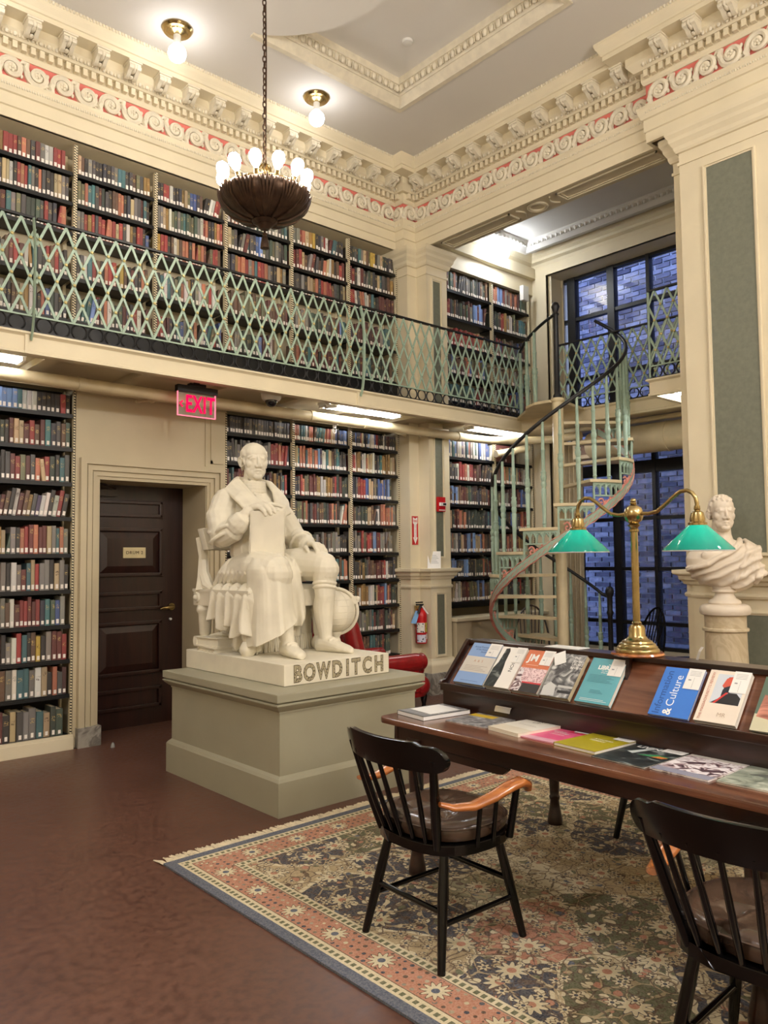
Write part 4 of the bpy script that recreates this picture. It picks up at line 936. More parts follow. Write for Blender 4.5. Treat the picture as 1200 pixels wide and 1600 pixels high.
# lap folds of the coat
for k in range(9):
    y = 5.22 - .06 * k; b.limb([(2.99 + .004 * k, y + .05, 1.37 + .006 * k), (3.0, y - .01, 1.45), (3.05, y - .05, 1.54), (3.15, y - .1, 1.585)], [.02, .026, .022, .014], 7)
for k in range(6):
    x = 3.2 + .045 * k; b.limb([(x, 5.0, 1.57), (x + .01, 4.9, 1.59), (x + .015, 4.8 - .01 * k, 1.54), (x + .01, 4.74, 1.45)], [.014, .02, .018, .012], 7)
def fold(p):
    if p.z + SL.z > 2.1: return 0
    sm = lambda a, b_, x: max(0, min(1, (x - a) / (b_ - a)))
    w1 = sm(.62, .86, p.z); w2 = sm(.34, .5, p.z)
    A = .006 * mnoise.noise((p.x * 9, p.y * 9, p.z * 22)); B = .009 * mnoise.noise((p.x * 12, p.y * 12, p.z * 5)); D = .0015 * mnoise.noise((p.x * 14, p.y * 14, p.z * 20))
    return A * w1 + B * (1 - w1) * w2 + D * (1 - w2)
b.fuse('figure', 'stone', st, .0047, 3, fold)
# book held upright on the right thigh
k = SB(); bx = Matrix((tuple(hh) + (0,), tuple(nn) + (0,), (0, 0, 1, 0), (0, 0, 0, 1))).transposed(); bx = Matrix.Translation((3.075, 4.925, 1.57)) @ bx @ Matrix.Rotation(radians(1.5), 4, 'Y')
k.box(0, .25, .03, .042, 0, .335, bx); k.box(0, .25, -.03, -.018, 0, .335, bx); k.box(.0, .012, -.03, .042, 0, .335, bx); k.box(.01, .238, -.02, .032, .008, .327, bx); k.box(.222, .225, .042, .0435, 0, .335, bx)
k.build('held_book', 'stone', st, bevel=.003)
# chair: rails, turned legs, curved back
c = SB()
for x in (2.975, 3.60):
    c.box(x - .045, x + .045, 4.72, 5.50, 1.205, 1.325); c.box(x - .05, x + .05, 4.71, 5.51, 1.31, 1.33)
    for y in (4.79, 5.40): c.lathe([(0, PT - .0), (.04, PT), (.058, PT + .025), (.062, PT + .05), (.045, PT + .085), (.035, PT + .1), (.044, PT + .12), (.05, PT + .24), (.052, PT + .27), (.066, PT + .29), (.066, PT + .31), (.056, PT + .33), (0, PT + .335)], 20, (x, y, 0))
    c.tube([(x, 5.42, 1.32), (x, 5.44, 1.42), (x, 5.43, 1.58), (x, 5.46, 1.72)], [.07, .045, .04, .05], 8, flat=(.7, 1.0))
    if x < 3: c.tube([(x, 5.30, 1.33), (x, 5.36, 1.36), (x, 5.42, 1.45), (x, 5.43, 1.55)], [.02, .045, .04, .035], 8)
c.box(2.95, 3.62, 5.4, 5.5, 1.205, 1.325); c.box(2.95, 3.62, 4.72, 4.8, 1.205, 1.325)
g_ = [[(3.2875 + (.345 + .02 * t) * cos(a), 5.30 + .2 * sin(a) + .05 * t, z) for a in [radians(-10 + 200 * j / 18) for j in range(19)]] for t, z in ((0, 1.63), (.5, 1.71), (1, 1.79))]
c.sheet(g_, .05)
c.build('chair', 'stone', st, smooth=40)
r_ = SB(); r_.tube([(2.93, 5.44, 1.265), (2.915, 5.44, 1.265)], [.042, .036], 18); r_.sph((2.912, 5.44, 1.265), (.016, .022, .022), 10, 6); r_.build('rosette', 'stone', st, smooth=40)
r_ = SB(); r_.box(2.97, 3.6, 4.78, 5.46, 1.3, 1.36); r_.build('seat_cushion', 'stone', st, bevel=.025)
# drapery over the chair side with fringe at the floor
d = SB(); G_ = []
for i in range(13):
    t = i / 12; row = []
    for j in range(44):
        u_ = j / 43; y = 5.24 - .56 * u_ - .02 * t; zb = 1.09 - .10 * u_ + .03 * sin(u_ * 17)
        xx = 3.02 - .085 * min(1, t * 3.2) - .028 * t * sin(u_ * 30 + 1.1 * sin(t * 2)) - .03 * t * u_ - .012 * sin(u_ * 61) * t + .09 * max(0, (u_ - .8) / .2) ** 1.5 * t
        zz = 1.36 - (1.36 - zb) * max(0, t - .12) / .88 + .012 * sin(u_ * 30) * (1 - t)
        row.append((xx, y - .02 * sin(t * 5 + u_ * 9) * t, zz))
    G_.append(row)
d.sheet(G_, .024); G_ = []
for i in range(9):
    t = i / 8; G_.append([(3.05 + .02 * sin(j * .9) + .03 * sin(j * .37), 5.22 - .5 * j / 30, 1.2 - .3 * t + .01 * sin(j * 1.3)) for j in range(31)])
d.sheet(G_, .02); G_ = []
for i in range(9):
    t = i / 8; G_.append([(3.08 + .5 * j / 40, 4.86 + .015 * sin(j * 1.0) + .02 * sin(j * .41), 1.22 - .25 * t) for j in range(41)])
d.sheet(G_, .02)
d.fuse('drapery', 'stone', st, .0075, 3)
f = SB(); rf_ = random.Random(3)
for j in range(26): x = 3.09 + .48 * j / 25; f.tube([(x, 4.855, .985), (x + rf_.uniform(-.004, .004), 4.85, .93), (x + rf_.uniform(-.008, .008), 4.845, PT + .002)], [.010, .012, .009], 6)
for j in range(18): y = 5.2 - .42 * j / 17; f.tube([(3.05, y, .93), (3.045, y + rf_.uniform(-.005, .005), .9), (3.04, y, PT + .002)], [.011, .013, .009], 6)
f.build('fringe', 'stone', st, smooth=60)
# globe with meridian ring on a foot
gl = SB(); gc = Vector((3.70, 4.72, 1.15)); gl.sph(gc, .158, 36, 24)
for k in range(6):
    a = pi * k / 6; gl.tube([gc + Vector((.1585 * cos(t) * cos(a), .1585 * cos(t) * sin(a), .1585 * sin(t))) for t in [2 * pi * j / 40 for j in range(40)]], .002, 4, closed=True)
for zz in (-.09, -.045, .0, .045, .09):
    r = sqrt(.1585 ** 2 - zz * zz); gl.tube([gc + Vector((r * cos(t), r * sin(t), zz)) for t in [2 * pi * j / 40 for j in range(40)]], .002, 4, closed=True)
gl.build('globe', 'stone', st, smooth=50)
gl = SB(); ax = Vector((.75, -.64, .25)).normalized(); e1_ = Vector((0, 0, 1)); e2_ = Vector((.55, .83, 0)).normalized()
e1_ = Vector((.72, -.62, .32)).normalized(); e2_ = Vector((0, 0, 1)); e2_ = (e2_ - e1_ * e2_.dot(e1_)).normalized(); ax = e1_.cross(e2_)
pts = [gc + e1_ * (.172 * cos(t)) + e2_ * (.172 * sin(t)) for t in [2 * pi * j / 48 for j in range(48)]]
gl.tube(pts, .013, 8, closed=True)
kp = gc + e1_ * .172 + e2_ * .03; gl.tube([kp - ax * .02, kp + ax * .02], .03, 12); gl.sph(kp + e1_ * .02, .024, 12, 8)
gl.lathe([(0, PT), (.085, PT), (.09, PT + .018), (.05, PT + .035), (.035, PT + .08), (.055, PT + .125), (0, PT + .13)], 24, (gc.x, gc.y, 0)); gl.build('globe_stand', 'stone', st, smooth=40)
# two closed books lying at the back left
for (z0, z1, x0, x1, y0, y1, rz) in ((PT, PT + .035, 2.885, 3.09, 5.09, 5.37, -4), (PT + .035, PT + .105, 2.89, 3.10, 5.11, 5.40, 7)):
    q = SB(); mx = Matrix.Translation(((x0 + x1) / 2, (y0 + y1) / 2, 0)) @ Matrix.Rotation(radians(rz), 4, 'Z'); wx, wy = (x1 - x0) / 2, (y1 - y0) / 2
    q.box(-wx, wx, -wy, wy, z0, z0 + .008, mx); q.box(-wx, wx, -wy, wy, z1 - .008, z1, mx); q.box(-wx + .012, wx - .012, -wy + .012, wy - .02, z0 + .006, z1 - .006, mx)
    q.tube([mx @ Vector((-wx, wy - .012, (z0 + z1) / 2)), mx @ Vector((wx, wy - .012, (z0 + z1) / 2))], (z1 - z0) / 2, 10, flat=(1, .7))
    q.build('closed_book', 'stone', st, smooth=30)
q = SB()
for k in range(7): q.limb([(2.96 + .03 * k, 5.3 - .02 * k, PT + .108), (3.0 + .03 * k, 5.24 - .02 * k, PT + .122 + .006 * (k % 2)), (3.05 + .02 * k, 5.17, PT + .108)], [.008, .016, .01], 7)
q.build('drapery_end', 'stone', st, smooth=60)
# plinth with the carved name
p = SB(); p.box(2.87, 3.77, 4.19, 5.5, .737, PT); pl = p.build('plinth', 'stone', st, bevel=.006)
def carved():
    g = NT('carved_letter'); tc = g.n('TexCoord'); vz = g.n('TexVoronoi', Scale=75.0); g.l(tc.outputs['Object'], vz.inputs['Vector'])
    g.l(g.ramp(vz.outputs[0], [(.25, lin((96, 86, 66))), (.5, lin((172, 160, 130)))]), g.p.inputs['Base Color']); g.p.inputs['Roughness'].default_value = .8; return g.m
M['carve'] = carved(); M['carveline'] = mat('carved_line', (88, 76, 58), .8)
xs = [2.975, 3.07, 3.185, 3.30, 3.39, 3.465, 3.565, 3.675]
for ch, x in zip('BOWDITCH', xs):
    for off, dy, mm, nm in ((.0075, .0008, 'carveline', 'letter_outline'), (.0035, .0016, 'carve', 'letter')):
        tm = textmesh(ch, .138, .0, off); tm.materials.append(M[mm])
        o = link(nm, tm, pl, (x - SL.x, 4.19 - dy - SL.y, .803 - SL.z), (pi / 2, 0, 0), (.86 if ch != 'W' else .74, 1.06, 1))
# pedestal
pd = thing('pedestal', 'large grey painted pedestal under the statue, on the brown floor', 'pedestal', (3.29, 4.725, 0))
def rect(i): return [(-.60 + i, -.735 + i), (.60 - i, -.735 + i), (.60 - i, .735 - i), (-.60 + i, .735 - i)]
MB().sweep([(0, 0), (0, .205), (-.012, .222), (-.03, .237), (-.3, .237)], rect(0), closed=True).build('base', 'pedgrey', pd)
MB().sweep([(-.03, .22), (-.03, .63)], rect(0), closed=True).build('die', 'pedgrey', pd)
m_ = MB(); m_.sweep([(-.03, .612), (-.024, .612), (-.024, .622), (-.01, .632), (.01, .650), (.022, .664), (.022, .672), (.012, .676)], rect(0), closed=True); m_.build('moulding', 'pedgrey', pd, smooth=30)
m_ = MB(); r0 = rect(-.022); m_.prism(r0, .684, .735); m_.prism(rect(.0), .66, .69); m_.build('cap_slab', 'pedgrey', pd, bevel=.006)
# ---------------------------------------------------------------- marble bust on its round column
bs = thing('bust', 'marble bust of a man in a toga on the round column by the right pilaster', 'bust', (5.81, 2.693, 1.18)); bs.scale = (.965, .965, .965)
b = Blob()
HB = Matrix.Translation((0, -.0, .69)) @ Matrix.Rotation(radians(-38), 4, 'Z')
head(b, Matrix.Translation((0, 0, .705)) @ Matrix.Rotation(radians(-46), 4, 'Z') @ Matrix.Rotation(radians(2), 4, 'X'), .93, 'cropped', .8)
RZ = Matrix.Rotation(radians(-58), 3, 'Z')
rz = lambda p: RZ @ Vector(p)
def eb(c, r, rot=None): b.sph(rz(c), r, 18, 12, RZ @ rot if rot else RZ)
b.limb([rz((0, .03, .62)), rz((0, .04, .54)), rz((0, .045, .45))], [.064, .072, .10], 14)
prof = [(.14, .10, .085), (.155, .15, .115), (.19, .205, .145), (.24, .245, .165), (.30, .268, .172), (.355, .272, .165), (.40, .248, .15), (.435, .205, .13), (.465, .15, .11), (.49, .10, .09), (.505, .075, .08)]
b.loft([[rz((rx * cos(t) , .02 + ry * sin(t), z - .05 * max(0, cos(t)) * (1 if z < .3 else 0))) for t in [2 * pi * k / 40 for k in range(40)]] for z, rx, ry in prof])
eb((-.08, -.11, .38), (.09, .028, .05))
# rolled edge of the toga from his left shoulder across the chest
b.limb([rz(p) for p in ((.13, .06, .50), (.12, -.03, .475), (.07, -.105, .43), (-.02, -.15, .375), (-.13, -.145, .32), (-.22, -.10, .285), (-.265, -.02, .28))], [.02, .024, .022, .02, .018, .018, .016], 8)
for k in range(5): b.limb([rz(p) for p in ((.17 + .018 * k, .06, .495 - .012 * k), (.175 + .02 * k, -.04, .46 - .012 * k), (.16 + .022 * k, -.11 + .012 * k, .38), (.11 + .028 * k, -.14 + .016 * k, .28), (.06 + .032 * k, -.125 + .014 * k, .19))], [.016, .018, .016, .014, .010], 7)
b.limb([rz(p) for p in ((.25, -.02, .3), (.262, -.04, .24), (.24, -.03, .19))], [.03, .035, .02], 8); b.limb([rz(p) for p in ((.22, -.07, .26), (.24, -.065, .2), (.22, -.04, .17))], [.02, .026, .02], 8)
def toga(p):
    q = RZ.transposed() @ p
    if q.z > .46 or q.z < .13: return 0
    edge = .43 - (.10 - q.x) * .46 if q.x < .1 else 9
    if q.z > edge + .01: return 0
    s_ = q.z * .9 + q.x * -.42 + .02 * mnoise.noise(q * 8)
    return .015 * (.5 + .5 * sin(s_ * 95)) ** 1.6 - .001 + .003 * mnoise.noise(q * 11)
b.fuse('figure', 'bustm', bs, .005, 4, toga)
MB().lathe([(0, -.0), (.115, 0), (.12, .012), (.112, .03), (.085, .045), (.068, .075), (.07, .088), (.09, .096), (.09, .108), (.082, .115), (.085, .12), (.085, .15), (0, .15)], 28).build('socle', 'bustm', bs, smooth=40)
cl = thing('column', 'pale marble round column carrying the bust', 'column', (5.81, 2.693, 0)); cl.scale = (.965, .965, 1.013)
MB().lathe([(0, 0), (.22, 0), (.22, .07), (.205, .09), (.2, .12), (.172, .15), (.165, .2), (.152, .955), (.152, .965), (.168, .972), (.17, .984), (.166, .992), (.152, .996), (.152, 1.085), (0, 1.085)], 40).build('shaft', marble('column_marble', (206, 190, 160), (188, 170, 138), 2.0), cl, smooth=40)
MB().lathe([(0, 1.085), (.16, 1.085), (.178, 1.092), (.186, 1.11), (.186, 1.13), (.178, 1.15), (.165, 1.16), (.15, 1.165), (0, 1.165)], 40).build('cap', M['bustm'], cl, smooth=40)
# ---------------------------------------------------------------- spiral staircase
sx_, sy_, ZT, NR, RS = 6.82, 4.87, 3.20, 14, .735
RZ_ = ZT / NR; DA = radians(27); A0 = radians(200 - 27 * 7 - 13.5)      # start angle of step 1
ss = thing('spiral_staircase', 'pale green iron spiral staircase up to the gallery in front of the window', 'staircase', (sx_, sy_, 0))
ang = lambda n: A0 + DA * (n - 1)
P_ = lambda r, a, z: (r * cos(a), r * sin(a), z)
MB().lathe([(0, 0), (.075, 0), (.075, .02), (.062, .04), (.058, .06), (.058, ZT - .03), (.07, ZT - .02), (.074, ZT), (.07, ZT + .015), (0, ZT + .02)], 20).build('column', 'pipe', ss, smooth=40)
MB().lathe([(0, ZT + .01), (.045, ZT + .01), (.045, ZT + .05), (.028, ZT + .07), (.026, ZT + .9), (.036, ZT + .92), (.024, ZT + .94), (.03, ZT + .96), (.045, ZT + 1.0), (.03, ZT + 1.04), (0, ZT + 1.055)], 14).build('newel_post', 'iron', ss, smooth=50)
bal = MB().lathe([(0, 0), (.017, 0), (.017, .03), (.024, .035), (.017, .045), (.02, .2), (.025, .36), (.019, .37), (.026, .40), (.026, .42), (.02, .43), (.028, .46), (.03, .48), (.022, .50), (.028, .52), (.018, .53), (.018, .72), (.021, .725), (.021, .735), (.016, .745), (.013, 1.0), (0, 1.0)], 8).build('baluster', 'patina', smooth=40); balm = bal.data; bpy.data.objects.remove(bal)
hz = lambda a: RZ_ + .90 + RZ_ * (a - ang(1)) / DA
def arc_slab(mb, r0, r1, a0, a1, z0, z1, n=6):
    pts = [(r1 * cos(a0 + (a1 - a0) * k / n), r1 * sin(a0 + (a1 - a0) * k / n)) for k in range(n + 1)] + [(r0 * cos(a1 - (a1 - a0) * k / n), r0 * sin(a1 - (a1 - a0) * k / n)) for k in range(n + 1)]
    mb.prism(pts, z0, z1)
for n in range(1, NR):
    a, z = ang(n), n * RZ_
    t = MB(); arc_slab(t, .05, RS + .02, a - .05, a + DA, z - .03, z, 6); t.build('tread', 'pipe', ss, bevel=.008)
    r = MB()                                   # pierced panel under the tread edge
    def edge(f, z_, rr=RS): return P_(rr, a + DA * f, z_)
    def strip(f0, f1, z0, z1):
        q = [edge(f0, z0, RS - .008), edge(f1, z0, RS - .008), edge(f1, z0, RS + .008), edge(f0, z0, RS + .008)]
        r.hexa(q, [(x, y, z1) for (x, y, _) in q])
    for k in range(3): strip(k / 3, (k + 1) / 3, z - .052, z - .03); strip(k / 3, (k + 1) / 3, z - .165, z - .15)
    for k in range(6): strip(k * .19, k * .19 + .05, z - .15, z - .05)
    for k in range(5):
        f0, f1 = k * .19 + .03, k * .19 + .19
        r.tube([edge(f0 + (f1 - f0) * j / 6, z - .09 + .036 * sin(pi * j / 6)) for j in range(7)], .011, 4)
    strip(0, .05, z - .37, z - .15)
    r.build('riser_panel', 'patina', ss)
    s_ = MB(); s_.tube([edge(.26 + (.115 - .0045 * j) * cos(2.6 - j * .42) * .9, z - .235 + (.055 - .0025 * j) * sin(2.6 - j * .42)) for j in range(20)], .009, 5)
    s_.tube([edge(.36 + .025 * j, z - .245 + .028 * sin(j * .9) + .008 * j) for j in range(9)], .008, 5)
    s_.build('scroll', 'pinktrim', ss, smooth=50)
    for f in ((.12, .62) if n < NR - 1 else (.12,)):
        aa = a + DA * f; link('baluster', balm, ss, P_(RS - .03, aa, z), None, (1, 1, hz(aa) - z - .012))
# helical stringer band with pink scalloped edges
def helix(mb, r0, r1, zf, h, a0, a1, n, side=None):
    vs = []
    for k in range(n + 1):
        a = a0 + (a1 - a0) * k / n; z = zf(a)
        vs += [P_(r0, a, z - h / 2), P_(r1, a, z - h / 2), P_(r1, a, z + h / 2), P_(r0, a, z + h / 2)]
    fs = [(4 * k + q, 4 * k + (q + 1) % 4, 4 * k + 4 + (q + 1) % 4, 4 * k + 4 + q) for k in range(n) for q in range(4)]
    fs += [(0, 1, 2, 3), (4 * n + 3, 4 * n + 2, 4 * n + 1, 4 * n)]; mb.add(vs, fs)
zb = lambda a: RZ_ - .36 + RZ_ * (a - ang(1)) / DA
h = MB(); helix(h, RS - .014, RS + .014, zb, .075, ang(1.75), ang(NR + .4), 96); h.build('stringer', 'patina', ss, smooth=40)
h = MB(); a = ang(1.8)
for e_ in (-.044, .044): helix(h, RS - .012, RS + .018, lambda a, e_=e_: zb(a) + e_ * 1.0 + .005 * sin(a * 40), .007, ang(1.75), ang(NR + .4), 260)
for k in range(90):
    a = ang(1.85) + (ang(NR + .3) - ang(1.85)) * k / 89; h.tube([P_(RS + .014, a, zb(a) - .025), P_(RS + .018, a + .025, zb(a) + .008), P_(RS + .014, a + .055, zb(a) + .03)], [.002, .004, .002], 4)
h.build('stringer_trim', 'pinktrim', ss, smooth=50)
h = MB(); h.tube([P_(RS - .03, ang(.72), 1.10)] + [P_(RS - .03, ang(1) + (ang(NR + .35) - ang(1)) * k / 110, hz(ang(1) + (ang(NR + .35) - ang(1)) * k / 110)) for k in range(111)], .019, 8); h.build('handrail', 'iron', ss, smooth=60)
p = P_(RS - .03, ang(.72), 0); MB().lathe([(0, 0), (.05, 0), (.05, .05), (.03, .08), (.026, .9), (.04, .93), (.028, .96), (.03, 1.1), (.046, 1.14), (.048, 1.17), (.03, 1.21), (0, 1.22)], 14, p).build('starting_newel', 'iron', ss, smooth=50)
# landing plate
def W2(x, y): return (x - sx_, y - sy_)
l = MB(); l.prism([P_(.09, 2.6, 0)[:2], P_(.25, 1.95, 0)[:2], P_(.44, 1.52, 0)[:2], P_(.6, 1.25, 0)[:2], W2(7.34, 5.84), W2(7.47, 5.84), W2(7.47, 4.95), P_(.08, -.4, 0)[:2]], ZT - .03, ZT); l.build('landing', 'pipe', ss, bevel=.006)
a_, b_ = Vector((.02, .03, ZT + .93)), Vector(W2(7.36, 5.78) + (ZT + .78,)); mid = Vector((.2, .55, ZT + .86))
bz = lambda t: a_ * (1 - t) ** 2 + mid * 2 * t * (1 - t) + b_ * t * t
MB().tube([bz(k / 12) for k in range(13)], .017, 8).build('landing_rail', 'iron', ss, smooth=60)
for t in (.42, .66, .98): q = bz(t); link('baluster', balm, ss, (q.x, q.y, ZT), None, (1.15, 1.15, q.z - ZT - .01))
# ---------------------------------------------------------------- windsor chairs in the alcove and a brown chair behind the stair
def hoop_chair(label, loc, rz, m):
    t = thing('windsor_chair', label, 'chair', loc, rz, 'hoop backed side chairs')
    MB().lathe([(0, .43), (.2, .43), (.225, .445), (.22, .46), (0, .455)], 20).build('seat', m, t, smooth=40)
    for sx in (-1, 1):
        for sy in (-1, 1): MB().tube([(sx * .13, sy * .13, .44), (sx * .17, sy * .16, .22), (sx * .2, sy * .19, 0)], [.016, .02, .013], 7).build('leg', m, t, smooth=50)
    hoop = lambda a: Vector((-.17 - .14 * sin(a), .21 * cos(a), .45 + .5 * sin(a)))
    MB().tube([hoop(pi * k / 20) for k in range(21)], .012, 7).build('hoop', m, t, smooth=50)
    for k in range(7): y = -.15 + .05 * k; a = math.acos(y * .95 / .21); q = hoop(a); MB().tube([(-.16, y * .75, .45), q], .007, 5).build('spindle', m, t)
    return t
hoop_chair('black hoop backed chair in front of the alcove window, left one', (8.0, 4.72, 0), pi * .9, 'lacquer')
hoop_chair('black hoop backed chair in front of the alcove window, next to the pilaster', (7.9, 4.05, 0), pi * .75, 'lacquer')
hoop_chair('brown wooden chair standing behind the spiral staircase', (7.55, 5.85, 0), pi * 1.2, 'mahog')
# ---------------------------------------------------------------- rug
RX0, RX1, RY0, RY1 = 1.86, 4.72, -.6, 3.80
def rugmat():
    g = NT('oriental_rug'); tc = g.n('TexCoord'); sp = g.n('SeparateXYZ'); g.l(tc.outputs['Object'], sp.inputs[0]); X, Y = sp.outputs[0], sp.outputs[1]
    hx, hy = (RX1 - RX0) / 2, (RY1 - RY0) / 2
    dx = g.math('SUBTRACT', hx, g.math('ABSOLUTE', X)); dy = g.math('SUBTRACT', hy, g.math('ABSOLUTE', Y)); d = g.math('MINIMUM', dx, dy)
    alongx = g.math('LESS_THAN', dy, dx)          # 1 on the short (fringe) ends
    u = g.math('ADD', g.math('MULTIPLY', X, alongx), g.math('MULTIPLY', Y, g.math('SUBTRACT', 1.0, alongx)))
    navy, cream, salmon, olive, tan, blue, brown, sage = [lin(c) for c in ((66, 68, 78), (218, 204, 168), (188, 132, 106), (104, 104, 76), (186, 164, 126), (92, 98, 112), (96, 74, 60), (156, 150, 118))]
    vec = tc.outputs['Object']
    def vor(scale, feature='F1', rnd=1.0, v=None):
        n = g.n('TexVoronoi', feature=feature); n.inputs['Scale'].default_value = scale; n.inputs['Randomness'].default_value = rnd; g.l(v or vec, n.inputs['Vector']); return n
    nz = g.n('TexNoise', Scale=9.0, Detail=2.0); g.l(vec, nz.inputs['Vector'])
    wv = g.n('VectorMath', operation='MULTIPLY_ADD'); g.l(nz.outputs[1], wv.inputs[0]); wv.inputs[1].default_value = (.07, .07, 0); g.l(vec, wv.inputs[2]); warp = wv.outputs[0]
    def pick(src, stops): 
        r = g.ramp(src, stops); r.node.color_ramp.interpolation = 'CONSTANT'; return r
    def petals(vo, n, r0, sharp=.28):             # signed mask of an n-petal flower centred in each cell
        df = g.n('VectorMath', operation='SUBTRACT'); g.l(vec, df.inputs[0]); g.l(vo.outputs['Position'], df.inputs[1]); s2 = g.n('SeparateXYZ'); g.l(df.outputs[0], s2.inputs[0])
        th = g.math('ARCTAN2', s2.outputs[1], s2.outputs[0]); ra = g.math('SQRT', g.math('ADD', g.math('MULTIPLY', s2.outputs[0], s2.outputs[0]), g.math('MULTIPLY', s2.outputs[1], s2.outputs[1])))
        pr = g.math('MULTIPLY', r0, g.math('ADD', 1 - sharp, g.math('MULTIPLY', sharp, g.math('COSINE', g.math('MULTIPLY', th, n)))))
        return g.math('LESS_THAN', ra, pr), g.math('LESS_THAN', ra, r0 * .30), g.math('LESS_THAN', ra, g.math('ADD', pr, .006))
    # field: large compartments, then scrolls, leaves and rosettes
    big = vor(2.3, v=warp); hue = g.n('SeparateColor'); g.l(big.outputs['Color'], hue.inputs[0])
    base = pick(hue.outputs[0], [(0, navy), (.2, olive), (.36, tan), (.56, salmon), (.68, navy), (.76, cream), (.9, sage)])
    be = vor(2.3, 'DISTANCE_TO_EDGE', v=warp); base = g.mix(g.math('LESS_THAN', be.outputs['Distance'], .022), base, cream)
    sm = vor(24.0, v=warp); sh = g.n('SeparateColor'); g.l(sm.outputs['Color'], sh.inputs[0])
    leafc = pick(sh.outputs[1], [(0, cream), (.3, tan), (.45, salmon), (.58, cream), (.72, blue), (.82, brown), (.9, olive)])
    base = g.mix(g.math('MULTIPLY', g.math('LESS_THAN', sm.outputs['Distance'], .42), g.math('GREATER_THAN', sh.outputs[0], .36)), base, leafc)
    ol = g.math('MULTIPLY', g.math('GREATER_THAN', sm.outputs['Distance'], .42), g.math('LESS_THAN', sm.outputs['Distance'], .52)); base = g.mix(g.math('MULTIPLY', ol, .55), base, brown)
    w1 = vor(7.0, 'DISTANCE_TO_EDGE', v=warp); base = g.mix(g.math('MULTIPLY', g.math('LESS_THAN', w1.outputs['Distance'], .024), .8), base, tan); 
    w2 = vor(11.0, 'DISTANCE_TO_EDGE', v=warp); base = g.mix(g.math('MULTIPLY', g.math('LESS_THAN', w2.outputs['Distance'], .03), .8), base, brown)
    fl = vor(3.6, rnd=.75); m, c, o = petals(fl, 10.0, .062, .22); base = g.mix(o, base, navy); base = g.mix(m, base, cream); base = g.mix(c, base, salmon)
    fl = vor(8.5, rnd=.9); m, c, o = petals(fl, 6.0, .026, .3); base = g.mix(o, base, brown); base = g.mix(m, base, g.mix(hue.outputs[2], tan, cream)); base = g.mix(c, base, navy)
    # main border: salmon ground, big cream rosettes in a row, small bud motifs between
    cu_ = g.math('SUBTRACT', g.math('FRACT', g.math('DIVIDE', u, .29)), .5); cx = g.math('MULTIPLY', cu_, .29); cy = g.math('SUBTRACT', d, .178)
    th = g.math('ARCTAN2', cy, cx); ra = g.math('SQRT', g.math('ADD', g.math('MULTIPLY', cx, cx), g.math('MULTIPLY', cy, cy)))
    pr = g.math('MULTIPLY', .056, g.math('ADD', .78, g.math('MULTIPLY', .22, g.math('COSINE', g.math('MULTIPLY', th, 11.0)))))
    bud = vor(26.0, rnd=.12); bd = g.n('SeparateColor'); g.l(bud.outputs['Color'], bd.inputs[0])
    bord = g.mix(g.math('LESS_THAN', bud.outputs['Distance'], .30), salmon, g.ramp(bd.outputs[0], [(.3, navy), (.55, cream), (.8, brown)]))
    bord = g.mix(g.math('LESS_THAN', ra, g.math('ADD', pr, .02)), bord, salmon); bord = g.mix(g.math('LESS_THAN', ra, g.math('ADD', pr, .007)), bord, brown); bord = g.mix(g.math('LESS_THAN', ra, pr), bord, cream); bord = g.mix(g.math('LESS_THAN', ra, .016), bord, blue)
    # checked guard stripes
    ck = g.math('GREATER_THAN', g.math('FRACT', g.math('DIVIDE', u, .034)), .42); guard = g.mix(ck, cream, olive)
    def band(col, a, b_, new): return g.mix(g.math('MULTIPLY', g.math('GREATER_THAN', d, a), g.math('LESS_THAN', d, b_)), col, new)
    col = band(base, -1, .302, cream); col = band(col, .266, .290, guard); col = band(col, .253, .258, brown); col = band(col, .108, .252, bord); col = band(col, .104, .108, brown); col = band(col, .066, .088, guard); col = band(col, -1, .052, blue)
    n2 = g.n('TexNoise', Scale=140.0, Detail=2.0); g.l(vec, n2.inputs['Vector']); col = g.mix(.16, col, g.ramp(n2.outputs[0], [(.35, (.05, .045, .04, 1)), (.65, (.62, .56, .46, 1))]))
    g.l(col, g.p.inputs['Base Color']); g.p.inputs['Roughness'].default_value = .95; g.p.inputs['Specular IOR Level'].default_value = .1; g.bump(n2.outputs[0], .25, .004); return g.m
M['rug'] = rugmat()
rug = MB().box(-(RX1 - RX0) / 2, (RX1 - RX0) / 2, -(RY1 - RY0) / 2, (RY1 - RY0) / 2, 0, .010).build('rug', 'rug', None, loc=((RX0 + RX1) / 2, (RY0 + RY1) / 2, .001))
tag(rug, 'large oriental rug with salmon border and blue edge under table and chairs', 'rug')
fr = MB(); rr = random.Random(8)
for k in range(330):
    x = -(RX1 - RX0) / 2 + (RX1 - RX0) * k / 329; y = (RY1 - RY0) / 2; sk = rr.uniform(-.02, .02)
    fr.tube([(x, y - .004, .006), (x + sk * .4, y + .03, .008), (x + sk, y + .058 + rr.uniform(0, .028), .004)], [.0045, .0055, .004], 4)
tag(fr.build('fringe', 'fringe', rug), kind='stuff')
